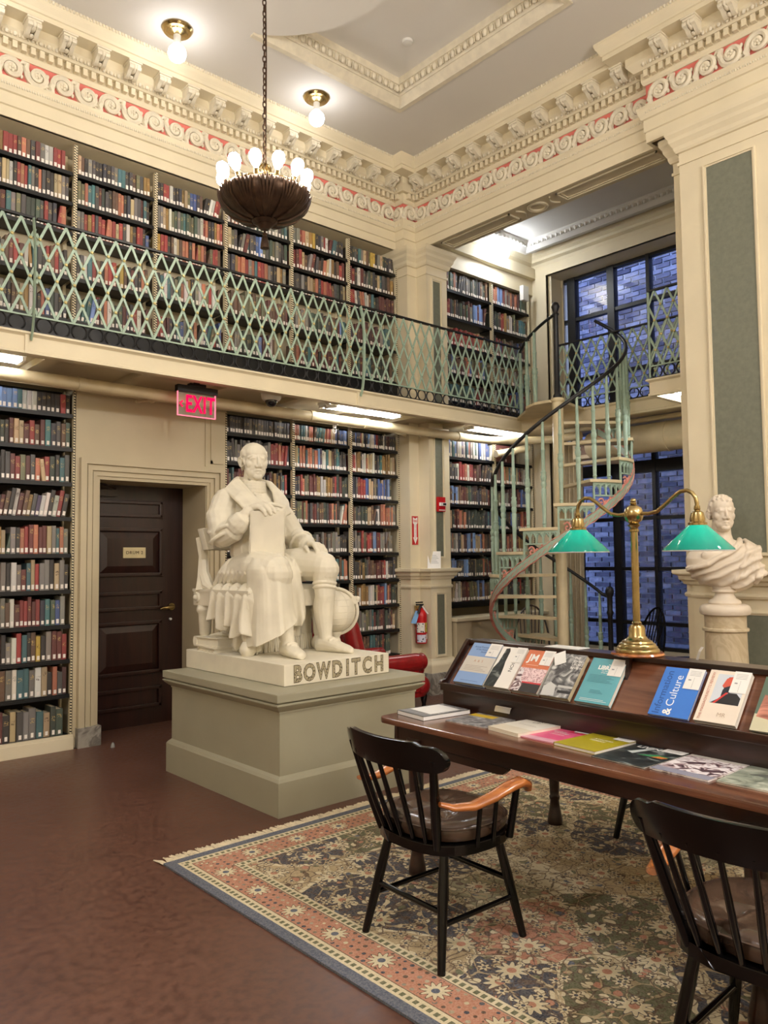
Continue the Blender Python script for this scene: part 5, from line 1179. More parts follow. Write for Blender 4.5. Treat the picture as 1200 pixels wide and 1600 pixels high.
# ---------------------------------------------------------------- table with sloping display rack
TA = radians(1.5); TC = Vector((3.2, 1.15, 0)); TM = Matrix.Translation(TC) @ Matrix.Rotation(-TA, 4, 'Z'); ZTB = .011
tb = thing('reading_table', 'long dark mahogany table with a sloping rack of journals', 'table', TC, -TA)
TW0, TW1, TL0, TL1 = -.61, .66, -1.75, 1.87
def rrect(x0, x1, y0, y1, r, n=5):
    P = []
    for (cx, cy, a0) in ((x1 - r, y1 - r, 0), (x0 + r, y1 - r, 90), (x0 + r, y0 + r, 180), (x1 - r, y0 + r, 270)):
        P += [(cx + r * cos(radians(a0 + 90 * k / n)), cy + r * sin(radians(a0 + 90 * k / n))) for k in range(n + 1)]
    return P
MB().prism(rrect(TW0, TW1, TL0, TL1, .06), .722, .75).build('tabletop', 'mahogtop', tb, bevel=.008)
ap = MB()
for x in (TW0 + .07, TW1 - .095): ap.box(x, x + .025, TL0 + .07, TL1 - .06, .635, .722)
for y in (TL0 + .07, TL1 - .085): ap.box(TW0 + .07, TW1 - .07, y, y + .025, .635, .722)
ap.build('apron', 'mahog', tb, bevel=.003)
for x in (TW0 + .072, TW1 - .097):
    b_ = MB(); prof = [(TL1 - .06, .64), (TL1 - .06, .60), (1.12, .595), (1.09, .60), (1.065, .62), (1.06, .64)]
    b_.prism(prof, x, x + .021, Matrix(((0, 0, 1, 0), (1, 0, 0, 0), (0, 1, 0, 0), (0, 0, 0, 1)))); b_.build('apron_bracket', 'mahog', tb)
lg = MB().lathe([(0, ZTB), (.042, ZTB), (.044, ZTB + .015), (.04, .055), (.031, .10), (.025, .145), (.03, .155), (.032, .165), (.026, .175), (.028, .2), (.038, .5), (.042, .58), (.036, .595), (.044, .61), (.046, .66), (0, .66)], 16).build('leg', 'mahog', smooth=40); lgm = lg.data; bpy.data.objects.remove(lg)
for x in (-.53, .55):
    for y in (1.66, .0, -1.6): link('leg', lgm, tb, (x, y, 0))
# rack: riser, lip, two slopes, top board, end cheeks
SA = math.atan2(.21, .19); X0r, Z0r = -.17, .865
rk2 = MB(); rk2.box(-.19, -.165, -1.6, 1.80, .75, .855); rk2.build('rack_riser', 'mahog', tb)
MB().box(-.222, -.165, -1.6, 1.80, .845, .868).box(-.222, -.208, -1.6, 1.80, .855, .885).build('rack_lip', 'mahog', tb, bevel=.005)
slp = MB(); slp.hexa([(-.17, -1.6, .850), (-.17, 1.79, .850), (-.165, 1.79, .862), (-.165, -1.6, .862)], [(.02, -1.6, 1.06), (.02, 1.79, 1.06), (.025, 1.79, 1.075), (.025, -1.6, 1.075)])
slp.v = [(-.17, -1.6, .865), (-.17, 1.79, .865), (-.155, 1.79, .855), (-.155, -1.6, .855), (.02, -1.6, 1.075), (.02, 1.79, 1.075), (.035, 1.79, 1.065), (.035, -1.6, 1.065)]
slp.build('rack_slope', 'mahogtop', tb)
slp = MB(); slp.hexa([(.29, -1.6, .855), (.29, 1.79, .855), (.275, 1.79, .845), (.275, -1.6, .845)], [(.1, -1.6, 1.075), (.1, 1.79, 1.075), (.085, 1.79, 1.065), (.085, -1.6, 1.065)]); slp.build('rack_slope', 'mahogtop', tb)
MB().box(.0, .12, -1.6, 1.80, 1.072, 1.094).build('rack_top', 'mahog', tb, bevel=.004)
MB().box(.275, .30, -1.6, 1.80, .75, .87).build('rack_riser', 'mahog', tb)
for y in (1.79, -1.62):
    MB().prism([(-.19, .75), (.30, .75), (.30, .87), (.13, 1.09), (-.005, 1.10), (-.02, 1.085), (-.185, .9), (-.215, .895), (-.225, .875), (-.19, .85)], y, y + .022, Matrix(((1, 0, 0, 0), (0, 0, 1, 0), (0, 1, 0, 0), (0, 0, 0, 1)))).build('rack_end', 'mahog', tb, bevel=.004)
# lamp shelf: round board with bracket
MB().lathe([(0, 1.094), (.115, 1.094), (.12, 1.1), (.115, 1.108), (0, 1.108)], 28, (.05, .78, 0)).build('lamp_shelf', 'arm', tb, smooth=30)
MB().hexa([(-.055, .77, .99), (-.055, .79, .99), (-.04, .79, 1.0), (-.04, .77, 1.0)], [(-.03, .77, 1.095), (-.03, .79, 1.095), (.0, .79, 1.095), (.0, .77, 1.095)]).build('lamp_bracket', 'mahog', tb)
# ---------------------------------------------------------------- brass desk lamp with two green shades
LP = TM @ Vector((.05, .78, 1.108)); lp = thing('desk_lamp', 'brass two armed desk lamp with green glass shades on the rack', 'lamp', LP, -TA)
MB().lathe([(0, 0), (.097, 0), (.099, .008), (.096, .016), (.09, .02), (.09, .026), (.082, .032), (.08, .04), (.07, .044), (.066, .052), (.056, .056), (.045, .064), (.038, .075), (.036, .11), (.03, .122), (.02, .126), (.022, .134), (.017, .14), (0, .14)], 32).build('base', 'brass', lp, smooth=40)
MB().lathe([(0, .135), (.0165, .135), (.0165, .55), (.022, .553), (.022, .562), (.017, .566), (.022, .575), (.03, .582), (.018, .592), (0, .592)], 20).build('stem', 'brass', lp, smooth=40)
MB().lathe([(0, .588), (.02, .59), (.036, .603), (.044, .625), (.044, .64), (.036, .662), (.018, .674), (.012, .678), (.018, .684), (.012, .69), (.014, .697), (.008, .706), (0, .708)], 24).build('finial_ball', 'brass', lp, smooth=50)
def shade_glass():
    g = NT('green_cased_glass'); df = g.n('BsdfDiffuse'); df.inputs[0].default_value = lin((14, 158, 142)); tl = g.n('BsdfTranslucent'); tl.inputs[0].default_value = lin((20, 196, 176))
    gl = g.n('BsdfGlossy'); gl.inputs['Roughness'].default_value = .06; m1 = g.n('MixShader'); m1.inputs[0].default_value = .42; m2 = g.n('MixShader'); fr = g.n('Fresnel')
    g.l(df.outputs[0], m1.inputs[1]); g.l(tl.outputs[0], m1.inputs[2]); g.l(fr.outputs[0], m2.inputs[0]); g.l(m1.outputs[0], m2.inputs[1]); g.l(gl.outputs[0], m2.inputs[2]); g.l(m2.outputs[0], g.out.inputs[0]); return g.m
def opal():
    g = NT('white_opal_lining'); df = g.n('BsdfDiffuse'); df.inputs[0].default_value = (.85, .85, .83, 1); tl = g.n('BsdfTranslucent'); tl.inputs[0].default_value = (.8, .8, .78, 1); m1 = g.n('MixShader'); m1.inputs[0].default_value = .4
    g.l(df.outputs[0], m1.inputs[1]); g.l(tl.outputs[0], m1.inputs[2]); g.l(m1.outputs[0], g.out.inputs[0]); return g.m
M['shade'] = shade_glass(); M['opal'] = opal()
for sg in (1, -1):
    y = .31 * sg
    MB().tube([(0, sg * t_, z_) for t_, z_ in ((.03, .635), (.08, .632), (.12, .64), (.16, .668), (.2, .70), (.235, .722), (.265, .725), (.29, .712), (.305, .69), (.31, .665), (.31, .65))], .009, 10).build('arm', 'brass', lp, smooth=60)
    MB().lathe([(0, .655), (.012, .655), (.014, .64), (.012, .635), (.026, .625), (.032, .60), (.032, .585), (.04, .58), (.04, .568), (.032, .566), (0, .566)], 20, (0, y, 0)).build('gallery_cap', 'brass', lp, smooth=40)
    o = MB().lathe([(.036, .572), (.04, .57), (.146, .468), (.147, .462)], 40, (0, y, 0)).build('shade', 'shade', lp, smooth=60)
    i_ = MB().lathe([(.034, .568), (.142, .461), (.146, .4585), (.1485, .459), (.1485, .4625)], 40, (0, y, 0)).build('shade_lining', 'opal', o, smooth=60)
    MB().lathe([(0, .566), (.014, .56), (.014, .54), (.026, .52), (.03, .50), (.024, .478), (0, .468)], 14, (0, y, 0)).build('bulb', 'lampb', lp, smooth=60)
# ---------------------------------------------------------------- journals
def flatmat(rgb): 
    k = 'print_%d_%d_%d' % tuple(rgb)
    if k not in M: M[k] = mat(k, rgb, .4, var=.02, coat=.1)
    return k
def pic(name, stops, scale, dist=1.5):
    g = NT(name); tc = g.n('TexCoord'); nz = g.n('TexNoise', Scale=scale, Detail=4.0, Distortion=dist); g.l(tc.outputs['Object'], nz.inputs['Vector']); r = g.ramp(nz.outputs[0], [(p, lin(c)) for p, c in stops]); g.l(r, g.p.inputs['Base Color']); g.p.inputs['Roughness'].default_value = .35; M[name] = g.m; return name
pic('bw_photo', [(.3, (24, 24, 26)), (.45, (90, 90, 92)), (.55, (150, 150, 150)), (.7, (215, 215, 212))], 16); pic('grey_photo', [(.3, (50, 50, 56)), (.5, (140, 138, 140)), (.7, (206, 204, 206))], 20)
pic('dark_photo', [(.35, (18, 22, 26)), (.55, (52, 60, 62)), (.7, (150, 156, 152))], 12); pic('botanic', [(.36, (60, 48, 58)), (.44, (150, 120, 124)), (.5, (228, 220, 222)), (.8, (236, 230, 230))], 14, 3)
pic('rose_map', [(.40, (232, 196, 200)), (.46, (150, 100, 108)), (.5, (236, 208, 210)), (.7, (240, 214, 216))], 26, 3); pic('greygreen', [(.35, (96, 104, 92)), (.5, (160, 166, 150)), (.65, (206, 208, 194))], 10)
pic('peach', [(.35, (120, 70, 60)), (.55, (206, 140, 120)), (.7, (232, 190, 170))], 9)
def journal(name, label, w, h, t, mx, cover, deco=(), slip=True, group='journals on the sloping rack', cat='journal', pages=(232, 226, 214), slip_h=.085):
    o = thing(name, label, cat, (0, 0, 0), 0, group); o.matrix_world = mx
    MB().box(.002, w - .001, .001, h - .001, .0012, t - .0012).build('pages', flatmat(pages), o)
    MB().box(0, w, 0, h, t - .0014, t).build('cover', cover if isinstance(cover, str) else flatmat(cover), o); MB().box(0, w, 0, h, 0, .0014).box(-.0012, 0, 0, h, 0, t).build('back_cover', cover if isinstance(cover, str) else flatmat(cover), o)
    z = t + .0002
    for q in deco:
        z += .00015
        if q[0] == 'r': MB().box(q[1] * w, q[3] * w, q[2] * h, q[4] * h, z - .0003, z).build('printed_block', q[5] if isinstance(q[5], str) else flatmat(q[5]), o)
        elif q[0] == 'p': MB().prism([(x * w, y * h) for x, y in q[1]], z - .0003, z).build('printed_shape', q[2] if isinstance(q[2], str) else flatmat(q[2]), o)
        elif q[0] == 'l':
            for k in range(q[5]): MB().box(q[1] * w, (q[1] + (q[3] - q[1]) * (1 - .25 * ((k * 7) % 3) / 2)) * w, (q[2] + k * q[4]) * h, (q[2] + k * q[4]) * h + .0016, z - .0002, z).build('printed_line', flatmat(q[6]), o)
        else:
            tm = textmesh(q[1], q[4], .0001, q[7] if len(q) > 7 else 0, 'LEFT'); tm.materials.append(M[flatmat(q[5])]); link('lettering', tm, o, (q[2] * w, q[3] * h, z), (0, 0, q[6] if len(q) > 6 else 0))
    if slip:
        s = MB(); s.box(w * .60, w * 1.0, h - slip_h, h + .002, t + .0016, t + .0022); s = s.build('library_slip', 'white', o)
        ln = MB()
        for k in range(4): ln.box(w * .66, w * .93, h - .012 - .007 * k, h - .0108 - .007 * k, t + .0022, t + .0025)
        ln.box(w * .80, w * .805, h - slip_h + .006, h - .042, t + .0022, t + .0025); ln.box(w * .67, w * .74, h - .058, h - .052, t + .0022, t + .0025); ln.build('slip_print', flatmat((150, 150, 152)), s)
    return o
sd = Vector((cos(SA), 0, sin(SA))); nd = Vector((-sin(SA), 0, cos(SA)))
def onrack(y, tilt=0): 
    m = Matrix(((0, sd.x, nd.x, X0r - .008 * nd.x), (-1, 0, 0, y), (0, sd.z, nd.z, Z0r + .004), (0, 0, 0, 1))); return TM @ m @ Matrix.Translation((0, .004, .010)) @ Matrix.Rotation(tilt, 4, 'Z')
NV, WH, GR = (44, 62, 110), (244, 242, 238), (120, 120, 120)
journal('journal', 'light blue and grey journal at the left end of the rack', .205, .255, .026, onrack(1.735), (138, 168, 214), [('r', 0, .27, 1, .66, (206, 200, 190)), ('t', 'Annual Proceedings\n    of the Historical\n              Society', .10, .84, .0155, (58, 84, 140)), ('l', .12, .32, .86, .035, 4, (150, 130, 116)), ('t', 'A  &  S', .32, .55, .022, (186, 140, 110)), ('l', .2, .06, .8, .04, 1, (90, 110, 160))], slip_h=.08)
journal('journal', 'white journal with a dark bottle shape on the cover', .16, .245, .032, onrack(1.515), (238, 234, 228), [('p', [(0, 0), (.42, 0), (.46, .3), (.42, .5), (.38, .62), (.36, .9), (.30, .97), (.16, .95), (.12, .6), (.02, .45)], 'dark_photo'), ('t', 'ION', .72, .62, .030, (60, 60, 62), -pi / 2)], slip_h=.09)
journal('journal', 'orange and pink journal with large white initials on the cover', .165, .245, .028, onrack(1.345), (212, 120, 84), [('r', 0, 0, 1, .24, (52, 50, 52)), ('r', 0, .2, 1, .235, (204, 54, 64)), ('r', .0, .235, 1, .56, 'rose_map'), ('p', [(0, 0), (.3, 0), (.36, .16), (.2, .3), (.18, .5), (0, .56)], 'botanic'), ('t', 'JM', .12, .80, .058, WH, 0, .0016), ('l', .12, .63, .6, .03, 1, (250, 220, 200))])
journal('journal', 'black and white photo journal on the rack next to the teal one', .165, .245, .026, onrack(1.165), 'bw_photo', [('r', .55, .1, 1, .16, (30, 30, 32)), ('r', .5, .22, 1, .27, (196, 196, 194)), ('p', [(.05, .0), (.5, .02), (.42, .25), (.2, .32), (.02, .2)], (206, 206, 204)), ('t', 'THE\nJOHN\nUPDIKE\nREVIEW', .62, .80, .019, WH)], slip=False, pages=(226, 208, 170))
sl = journal('leaflet', 'white library slip hanging from the black and white journal', .06, .075, .001, onrack(1.16) @ Matrix.Translation((.01, .165, .028)) @ Matrix.Rotation(.5, 4, 'Z'), (238, 236, 232), [('l', .1, .5, .9, .1, 4, GR)], slip=False, cat='paper slip')
journal('journal', 'teal journal with white title on the rack left of the lamp', .18, .242, .022, onrack(.965), (96, 168, 180), [('t', 'THE', .52, .86, .012, WH), ('t', 'LIBRARY', .26, .79, .030, WH, 0, .0012), ('t', 'the transactions\nof the society', .40, .70, .010, WH), ('l', .1, .46, .85, .03, 6, (58, 118, 132)), ('l', .3, .22, .7, .03, 3, (58, 118, 132)), ('l', .12, .05, .9, .03, 2, WH)], slip_h=.09)
journal('journal', 'bright blue journal with large slanting title right of the lamp', .178, .242, .012, onrack(.598), (62, 124, 214), [('t', 'Information', .17, .03, .0455, (36, 78, 150), pi / 2), ('t', '&', .44, .03, .05, WH, pi / 2, .0012), ('t', 'Culture', .44, .20, .050, (226, 236, 250), pi / 2)], slip_h=.10)
journal('journal', 'cream journal with a red and black profile portrait on its cover', .168, .245, .022, onrack(.392), (234, 220, 204), [('r', .22, .36, .93, .93, (206, 212, 220)), ('p', [(.24, .36), (.92, .36), (.92, .5), (.8, .58), (.62, .58), (.52, .52)], (38, 38, 42)), ('p', [(.44, .5), (.62, .58), (.66, .80), (.72, .9), (.5, .88), (.44, .78), (.4, .70), (.46, .66), (.44, .62)], (40, 42, 52)), ('p', [(.40, .70), (.46, .67), (.60, .72), (.70, .86), (.56, .89), (.46, .85), (.43, .78)], (206, 88, 70)), ('p', [(.30, .36), (.36, .36), (.60, .58), (.54, .58)], (206, 60, 56)), ('t', 'THE MASSACHUSETTS REVIEW', .11, .03, .0165, (206, 140, 120), pi / 2), ('t', 'MR', .5, .15, .026, (190, 170, 150))], slip_h=.10)
journal('journal', 'green and peach journal cut by the right edge of the photo', .17, .245, .012, onrack(.172), (92, 112, 96), [('r', 0, 0, 1, .3, (206, 200, 170)), ('p', [(.05, .25), (.5, .2), (1, .35), (1, .6), (.4, .62), (.1, .66)], 'peach'), ('t', 'M', .12, .86, .06, WH, 0, .001)], slip=False)
def ontable(x, y, ang=0, z=.7505): return TM @ Matrix(((0, 1, 0, x), (-1, 0, 0, y), (0, 0, 1, z), (0, 0, 0, 1))) @ Matrix.Rotation(ang, 4, 'Z')
G2 = 'journals lying along the table front'
journal('journal', 'thick white journal at the left end of the table', .22, .30, .021, ontable(-.50, 1.83, -.1), (54, 56, 58), [('r', .02, .02, .98, .98, (120, 122, 124)), ('r', .06, .2, .95, .96, 'grey_photo')], slip=False, group=G2, pages=(242, 240, 238))
journal('leaflet', 'white paper slip lying on the thick white journal', .17, .19, .0008, ontable(-.44, 1.80, -.1, .773), (240, 239, 236), [('l', .3, .4, .9, .12, 3, (140, 140, 140))], slip=False, cat='paper slip', group=None)
journal('journal', 'grey and yellow magazine second from the left on the table', .245, .315, .005, ontable(-.44, 1.54, .06), 'grey_photo', [('r', .0, .55, .62, .72, (232, 196, 66)), ('r', .35, .80, 1, 1, (236, 204, 84)), ('l', .1, .1, .5, .05, 3, WH)], slip=False, group=G2)
flag = Matrix.Translation((-.18, 1.36, .757)); fm = TM @ flag
pf = MB(); pf.sheet = Blob.sheet.__get__(pf); pf.sheet([[(0, .0 + .1 * j / 4, 0 + .004 * i) if i == 0 else (-.035 * i / 4 - .0, .1 * j / 4 - .012 * i, .058 * sin(i / 4 * 1.4)) for j in range(5)] for i in range(5)], .001)
fo = pf.build('leaflet', 'white', None, smooth=60); fo.matrix_world = fm; tag(fo, 'folded white slip standing up on the grey and yellow magazine', 'paper slip')
journal('journal', 'thick cream journal with lifted cover in the middle of the table', .20, .30, .017, ontable(-.43, 1.27, -.12), (226, 216, 196), [('r', .0, .3, 1, 1, (238, 232, 220)), ('t', 'ART\nLIT', .35, .78, .03, (80, 70, 60)), ('l', .2, .5, .8, .04, 2, (150, 140, 130))], slip=False, group=G2, pages=(236, 228, 208))
journal('journal', 'pink journal between the cream and the olive one on the table', .20, .275, .005, ontable(-.44, 1.075, .0), (222, 92, 134), [('r', .0, .0, 1, .18, (214, 160, 176)), ('r', .5, .78, 1, 1, (206, 44, 84)), ('t', 'modern\n   philology', .2, .68, .022, WH), ('l', .3, .5, .7, .04, 2, WH)], group=G2, slip_h=.04)
journal('journal', 'olive yellow journal on the table right of the pink one', .215, .28, .013, ontable(-.45, .88, -.06), (170, 156, 36), [('t', 'American\nHistory', .3, .62, .026, (232, 228, 190), 0, .0006)], group=G2, slip_h=.05)
journal('journal', 'dark magazine with white capital title and a feather on its cover', .235, .315, .005, ontable(-.50, .655, -.03), 'dark_photo', [('t', 'LIVING', .12, .88, .045, WH, 0, .001), ('p', [(.45, .5), (.75, .52), (.95, .62), (.7, .64)], (60, 140, 90)), ('p', [(.7, .5), (.9, .5), (.95, .58), (.78, .6)], (196, 120, 60)), ('p', [(.2, .55), (.4, .9), (.46, .88), (.34, .5)], (190, 196, 194))], group=G2, slip_h=.05)
journal('journal', 'pale magazine with dark flower drawings and a lilac band', .23, .31, .006, ontable(-.49, .405, -.02), 'botanic', [('r', 0, 0, 1, .17, (142, 142, 158)), ('r', 0, .88, 1, 1, (214, 208, 200)), ('p', [(.15, .55), (.45, .7), (.5, .62), (.3, .5)], (84, 64, 72)), ('p', [(.55, .35), (.9, .5), (.95, .42), (.7, .28)], (84, 64, 72))], slip=False, group=G2)
journal('journal', 'grey green magazine at the right edge of the table', .23, .31, .006, ontable(-.47, .158, .02), 'greygreen', [('r', .55, .86, .7, 1, (190, 60, 50)), ('r', .7, .86, .85, 1, (226, 222, 206)), ('p', [(.2, .5), (.6, .75), (1, .8), (1, .6), (.6, .5)], (96, 98, 92)), ('p', [(.6, .35), (1, .4), (1, .6), (.75, .55)], 'peach')], slip=False, group=G2)
journal('leaflet', 'white papers lying on top of the rack left of the lamp', .20, .10, .003, TM @ Matrix(((0, 1, 0, .01), (-1, 0, 0, 1.28), (0, 0, 1, 1.0955), (0, 0, 0, 1))), (240, 238, 236), slip=False, cat='papers', group=None)
pf = MB(); pf.sheet = Blob.sheet.__get__(pf); pf.sheet([[(.004 * abs(i - 2), .016 * j / 3 - .014 * i, .02 * i) for j in range(4)] for i in range(4)], .001)
fo = pf.build('leaflet', 'white', None); fo.matrix_world = TM @ Matrix.Translation((.06, .50, 1.0955)) @ Matrix.Rotation(-.4, 4, 'Z'); tag(fo, 'white folded leaflet standing on the rack right of the lamp', 'leaflet')
# ---------------------------------------------------------------- black armchairs with maple arms
def armchair(label, loc, rz):
    t = thing('armchair', label, 'chair', loc, rz, 'black wooden armchairs at the table')
    P = [(.235 * (1 if abs(cos(a)) > .0 else 1) * (abs(cos(a)) ** .75) * (1 if cos(a) > 0 else -1), .255 * (abs(sin(a)) ** .8) * (1 if sin(a) > 0 else -1)) for a in [2 * pi * k / 32 for k in range(48)]]
    MB().prism(P, .415, .455).build('seat', 'lacquer', t, bevel=.012)
    cs = Blob(); rings = []
    BT = [(-.07, -.085), (-.07, .085), (.085, -.085), (.085, .085), (.01, 0)]
    def puff(x, y, z):
        d_ = min(math.hypot(x - bx_, y - by_) for bx_, by_ in BT)
        return z - .022 * math.exp(-(d_ / .022) ** 2) - .007 * math.exp(-(d_ / .07) ** 2) - .006 * math.exp(-((abs(abs(x - .01) - abs(y) * .9)) / .014) ** 2) * (1 if abs(y) < .16 else 0)
    for s_, z in ((.80, .456), (.93, .462), (.97, .488), (.95, .51), (.90, .522), (.84, .528), (.76, .53), (.68, .53), (.6, .53), (.52, .53), (.44, .53), (.36, .53), (.28, .53), (.2, .53), (.12, .53), (.04, .53)):
        rings.append([Vector((x * s_ + .01, y * s_, puff(x * s_ + .01, y * s_, z) if z > .515 else z)) for x, y in P])
    cs.loft(rings); c_ = cs.build('cushion', 'leather', t, smooth=50)
    bt = MB()
    for x, y in BT: bt.sph((x, y, .503), (.010, .010, .006), 8, 4)
    bt.tube([(x * .965 + .01, y * .965, .508) for x, y in P], .004, 5, closed=True)
    bt.build('buttons_and_piping', 'leather', c_, smooth=50)
    for sx, x0, x1 in ((-1, -.15, -.235), (1, .15, .225)):
        for sy in (-1, 1): MB().tube([(x0, sy * .16, .42), (x0 + (x1 - x0) * .4, sy * .185, .26), (x1, sy * .225, .012)], [.017, .021, .0155], 10).build('leg', 'lacquer', t, smooth=50)
    lp_ = lambda sx, sy, z: Vector(((-.15 - .085 * (1 - z / .42)) if sx < 0 else (.15 + .075 * (1 - z / .42)), sy * (.16 + .065 * (1 - z / .42)), z))
    for sy in (-1, 1): MB().tube([lp_(-1, sy, .17), lp_(1, sy, .17)], .011, 8).build('stretcher', 'lacquer', t, smooth=50)
    MB().tube([lp_(-1, -1, .21), lp_(-1, 1, .21)], .011, 8).build('stretcher', 'lacquer', t, smooth=50); MB().tube([lp_(1, -1, .24), lp_(1, 1, .24)], .012, 8).build('stretcher', 'lacquer', t, smooth=50)
    # crest rail: wide curved board with rounded ears
    cx = lambda y: -.345 + .09 * (y / .29) ** 2
    Y = [-.295 * cos(pi * k / 32) for k in range(33)]; rows = []
    for y in Y:
        e_ = min(1, (.295 - abs(y)) / .055); hh_ = .05 * sqrt(max(0, 1 - (1 - e_) ** 2)) if e_ < 1 else .05
        zc = .805 - .004 * (y / .29) ** 2; st_ = .012 if abs(y) < .2 else 0
        rows.append([Vector((cx(y) - .012 - .25 * (z - .8), y, z)) for z in (zc - max(.006, hh_), zc - .0, zc + max(.006, hh_) + st_)] + [Vector((cx(y) + .012 - .25 * (z - .8), y, z)) for z in (zc + max(.006, hh_) + st_, zc, zc - max(.006, hh_))])
    cr = Blob(); cr.loft(rows); cr.build('crest_rail', 'lacquer', t, smooth=45, bevel=.004)
    for sy in (-1, 1): MB().tube([Vector((-.19, sy * .165, .44)).lerp(Vector((cx(.245), sy * .245, .80)), q) for q in (0, .3, .6, 1)], [.017, .02, .019, .015], 10).build('back_post', 'lacquer', t, smooth=50)
    for k in range(5): y = -.15 + .075 * k; MB().tube([Vector((-.205 - .015 * (1 - abs(y) / .15), y * .8, .44)).lerp(Vector((cx(y * 1.15), y * 1.15, .78)), q) for q in (0, .3, .6, 1)], [.0085, .0115, .0105, .0085], 8).build('spindle', 'lacquer', t, smooth=50)
    for sy in (-1, 1):
        A = [(-.245, sy * .24, .635), (-.2, sy * .262, .618), (-.12, sy * .285, .612), (-.02, sy * .298, .63), (.07, sy * .305, .655), (.13, sy * .308, .662), (.165, sy * .308, .648), (.175, sy * .308, .622)]
        MB().tube(A, [.016, .022, .027, .03, .032, .033, .030, .018], 12, flat=(.62, 1.0) if False else (.6, 1.05)).build('arm', 'arm', t, smooth=60)
        MB().tube([(.12, sy * .255, .44), (.12, sy * .298, .64)], [.016, .014], 8).build('arm_post', 'lacquer', t, smooth=50)
        for x in (-.06, .03): MB().tube([(x, sy * .25, .44), (x - .02, sy * .29, .615)], .0095, 8).build('arm_spindle', 'lacquer', t, smooth=50)
    return t
armchair('black wooden armchair with maple arms standing nearest the statue pedestal', (2.37, 2.31, .0), radians(-2))
armchair('black wooden armchair with worn crest rail cut by the right edge', (2.37, .99, .0), radians(2))
armchair('black armchair mostly hidden on the far side of the table', (4.06, 2.2, .0), pi)
# ---------------------------------------------------------------- red leather club chair
rc = thing('club_chair', 'red leather club chair between the pedestal and the fire extinguisher', 'chair', (5.27, 6.10, 0), radians(-4))
b = Blob(); b.box(-.40, .40, -.34, .34, .14, .36)
b.limb([(.38, -.28, .25), (.42, -.1, .25), (.42, .1, .25), (.38, .28, .25)], [.115, .12, .12, .115], 14)
for sy in (-1, 1): b.limb([(-.36, sy * .33, .5), (.30, sy * .34, .5)], [.085, .09], 16); b.box(-.38, .30, sy * .33 - .05, sy * .33 + .05, .2, .5); b.ball((.36, sy * .34, .5), (.05, .088, .088))
for k in range(9):
    y = -.3 + .075 * k; e_ = 1 - (y / .38) ** 2 * .28; b.limb([(-.36, y, .3), (-.42, y, .6), (-.47, y * .9, .66 + .29 * e_)], [.09, .10, .085], 12)
b.fuse('upholstery', 'redleather', rc, .013, 3)
b = Blob(); b.box(-.26, .36, -.25, .25, .34, .475); b.limb([(.38, -.27, .41), (.44, -.15, .41), (.46, 0, .41), (.44, .15, .41), (.38, .27, .41)], [.065, .07, .07, .07, .065], 14); b.fuse('seat_cushion', 'redleather', rc, .012, 4)
for sx in (-.36, .42):
    for sy in (-.3, .3): MB().lathe([(0, 0), (.02, 0), (.026, .03), (.02, .06), (.03, .1), (.036, .14), (.03, .17), (0, .17)], 12, (sx, sy, 0)).build('leg', 'lacquer', rc, smooth=50)
# ---------------------------------------------------------------- chandelier
ch = thing('chandelier', 'dark bronze bowl chandelier with bare bulbs hanging on a chain', 'chandelier', (2.97, 4.56, 3.90))
def leaf(an, r, z):
    k = 12; w_ = abs(((an * k / (2 * pi)) % 1) - .5) * 2
    return 1 + .05 * (1 - w_) * (r / .3) - .035 * w_ ** 3 + .012 * sin(an * k * 5) * (r / .3)
MB().lathe([(.0, 0.0), (.05, .0), (.075, .012), (.09, .025), (.085, .035), (.15, .045), (.23, .08), (.285, .125), (.305, .17), (.30, .21), (.275, .235), (.25, .24), (.2, .2), (.1, .18), (0, .18)], 192, mod=leaf).build('bowl', 'bronze', ch, smooth=50)
for k in range(12):
    a = 2 * pi * k / 12; lf = Blob()
    for s_ in (-2, -1, 0, 1, 2):
        pts = [Vector((r * cos(a + s_ * .045 * q), r * sin(a + s_ * .045 * q), z)) for q, r, z in ((.3, .10, .03), (.8, .18, .052), (1.2, .25, .09), (1.6, .298, .14), (1.9, .318, .19), (2.0, .325, .225 - .012 * abs(s_)))]
        lf.limb(pts, [.009, .012, .013, .013, .012, .007], 5)
    lf.build('acanthus_leaf', 'bronze', ch, smooth=60)
gd = MB(); gd.tube([(.262 * cos(t), .262 * sin(t), .243) for t in [2 * pi * k / 40 for k in range(40)]], .012, 6, closed=True); gd.build('rim', 'brass', ch, smooth=60)
for k in range(12):
    a = 2 * pi * (k + .5) / 12; d = Vector((cos(a), sin(a), 0)); up = Vector((0, 0, 1)); ax = (d * .42 + up).normalized()
    p0 = d * .255 + up * .235; R = ax.to_track_quat('Z', 'Y').to_matrix()
    s_ = MB(); s_.lathe([(0, 0), (.017, 0), (.017, .04), (.022, .045), (.014, .05), (0, .05)], 10, p0, R); s_.build('candle_socket', 'brass', ch, smooth=40)
    s_ = MB(); s_.lathe([(0, .048), (.014, .05), (.03, .075), (.045, .11), (.040, .142), (.024, .163), (0, .17)], 12, p0, R); s_.build('bulb', 'cbulb', ch, smooth=60)
MB().lathe([(0, -.03), (.03, -.03), (.045, -.012), (.06, .0), (.05, .012), (0, .014)], 16).build('boss', 'bronze', ch, smooth=50)
tz = MB(); tz.lathe([(0, -.17), (.032, -.165), (.03, -.14), (.02, -.085), (.012, -.075), (.02, -.062), (.008, -.05), (.006, -.03), (0, -.03)], 14, mod=lambda a, r, z: 1 + .1 * sin(a * 7)); tz.build('tassel', 'bronze', ch, smooth=50)
hk = MB(); hk.lathe([(0, .19), (.06, .2), (.03, .24), (.016, .28), (.02, .33), (0, .335)], 14)
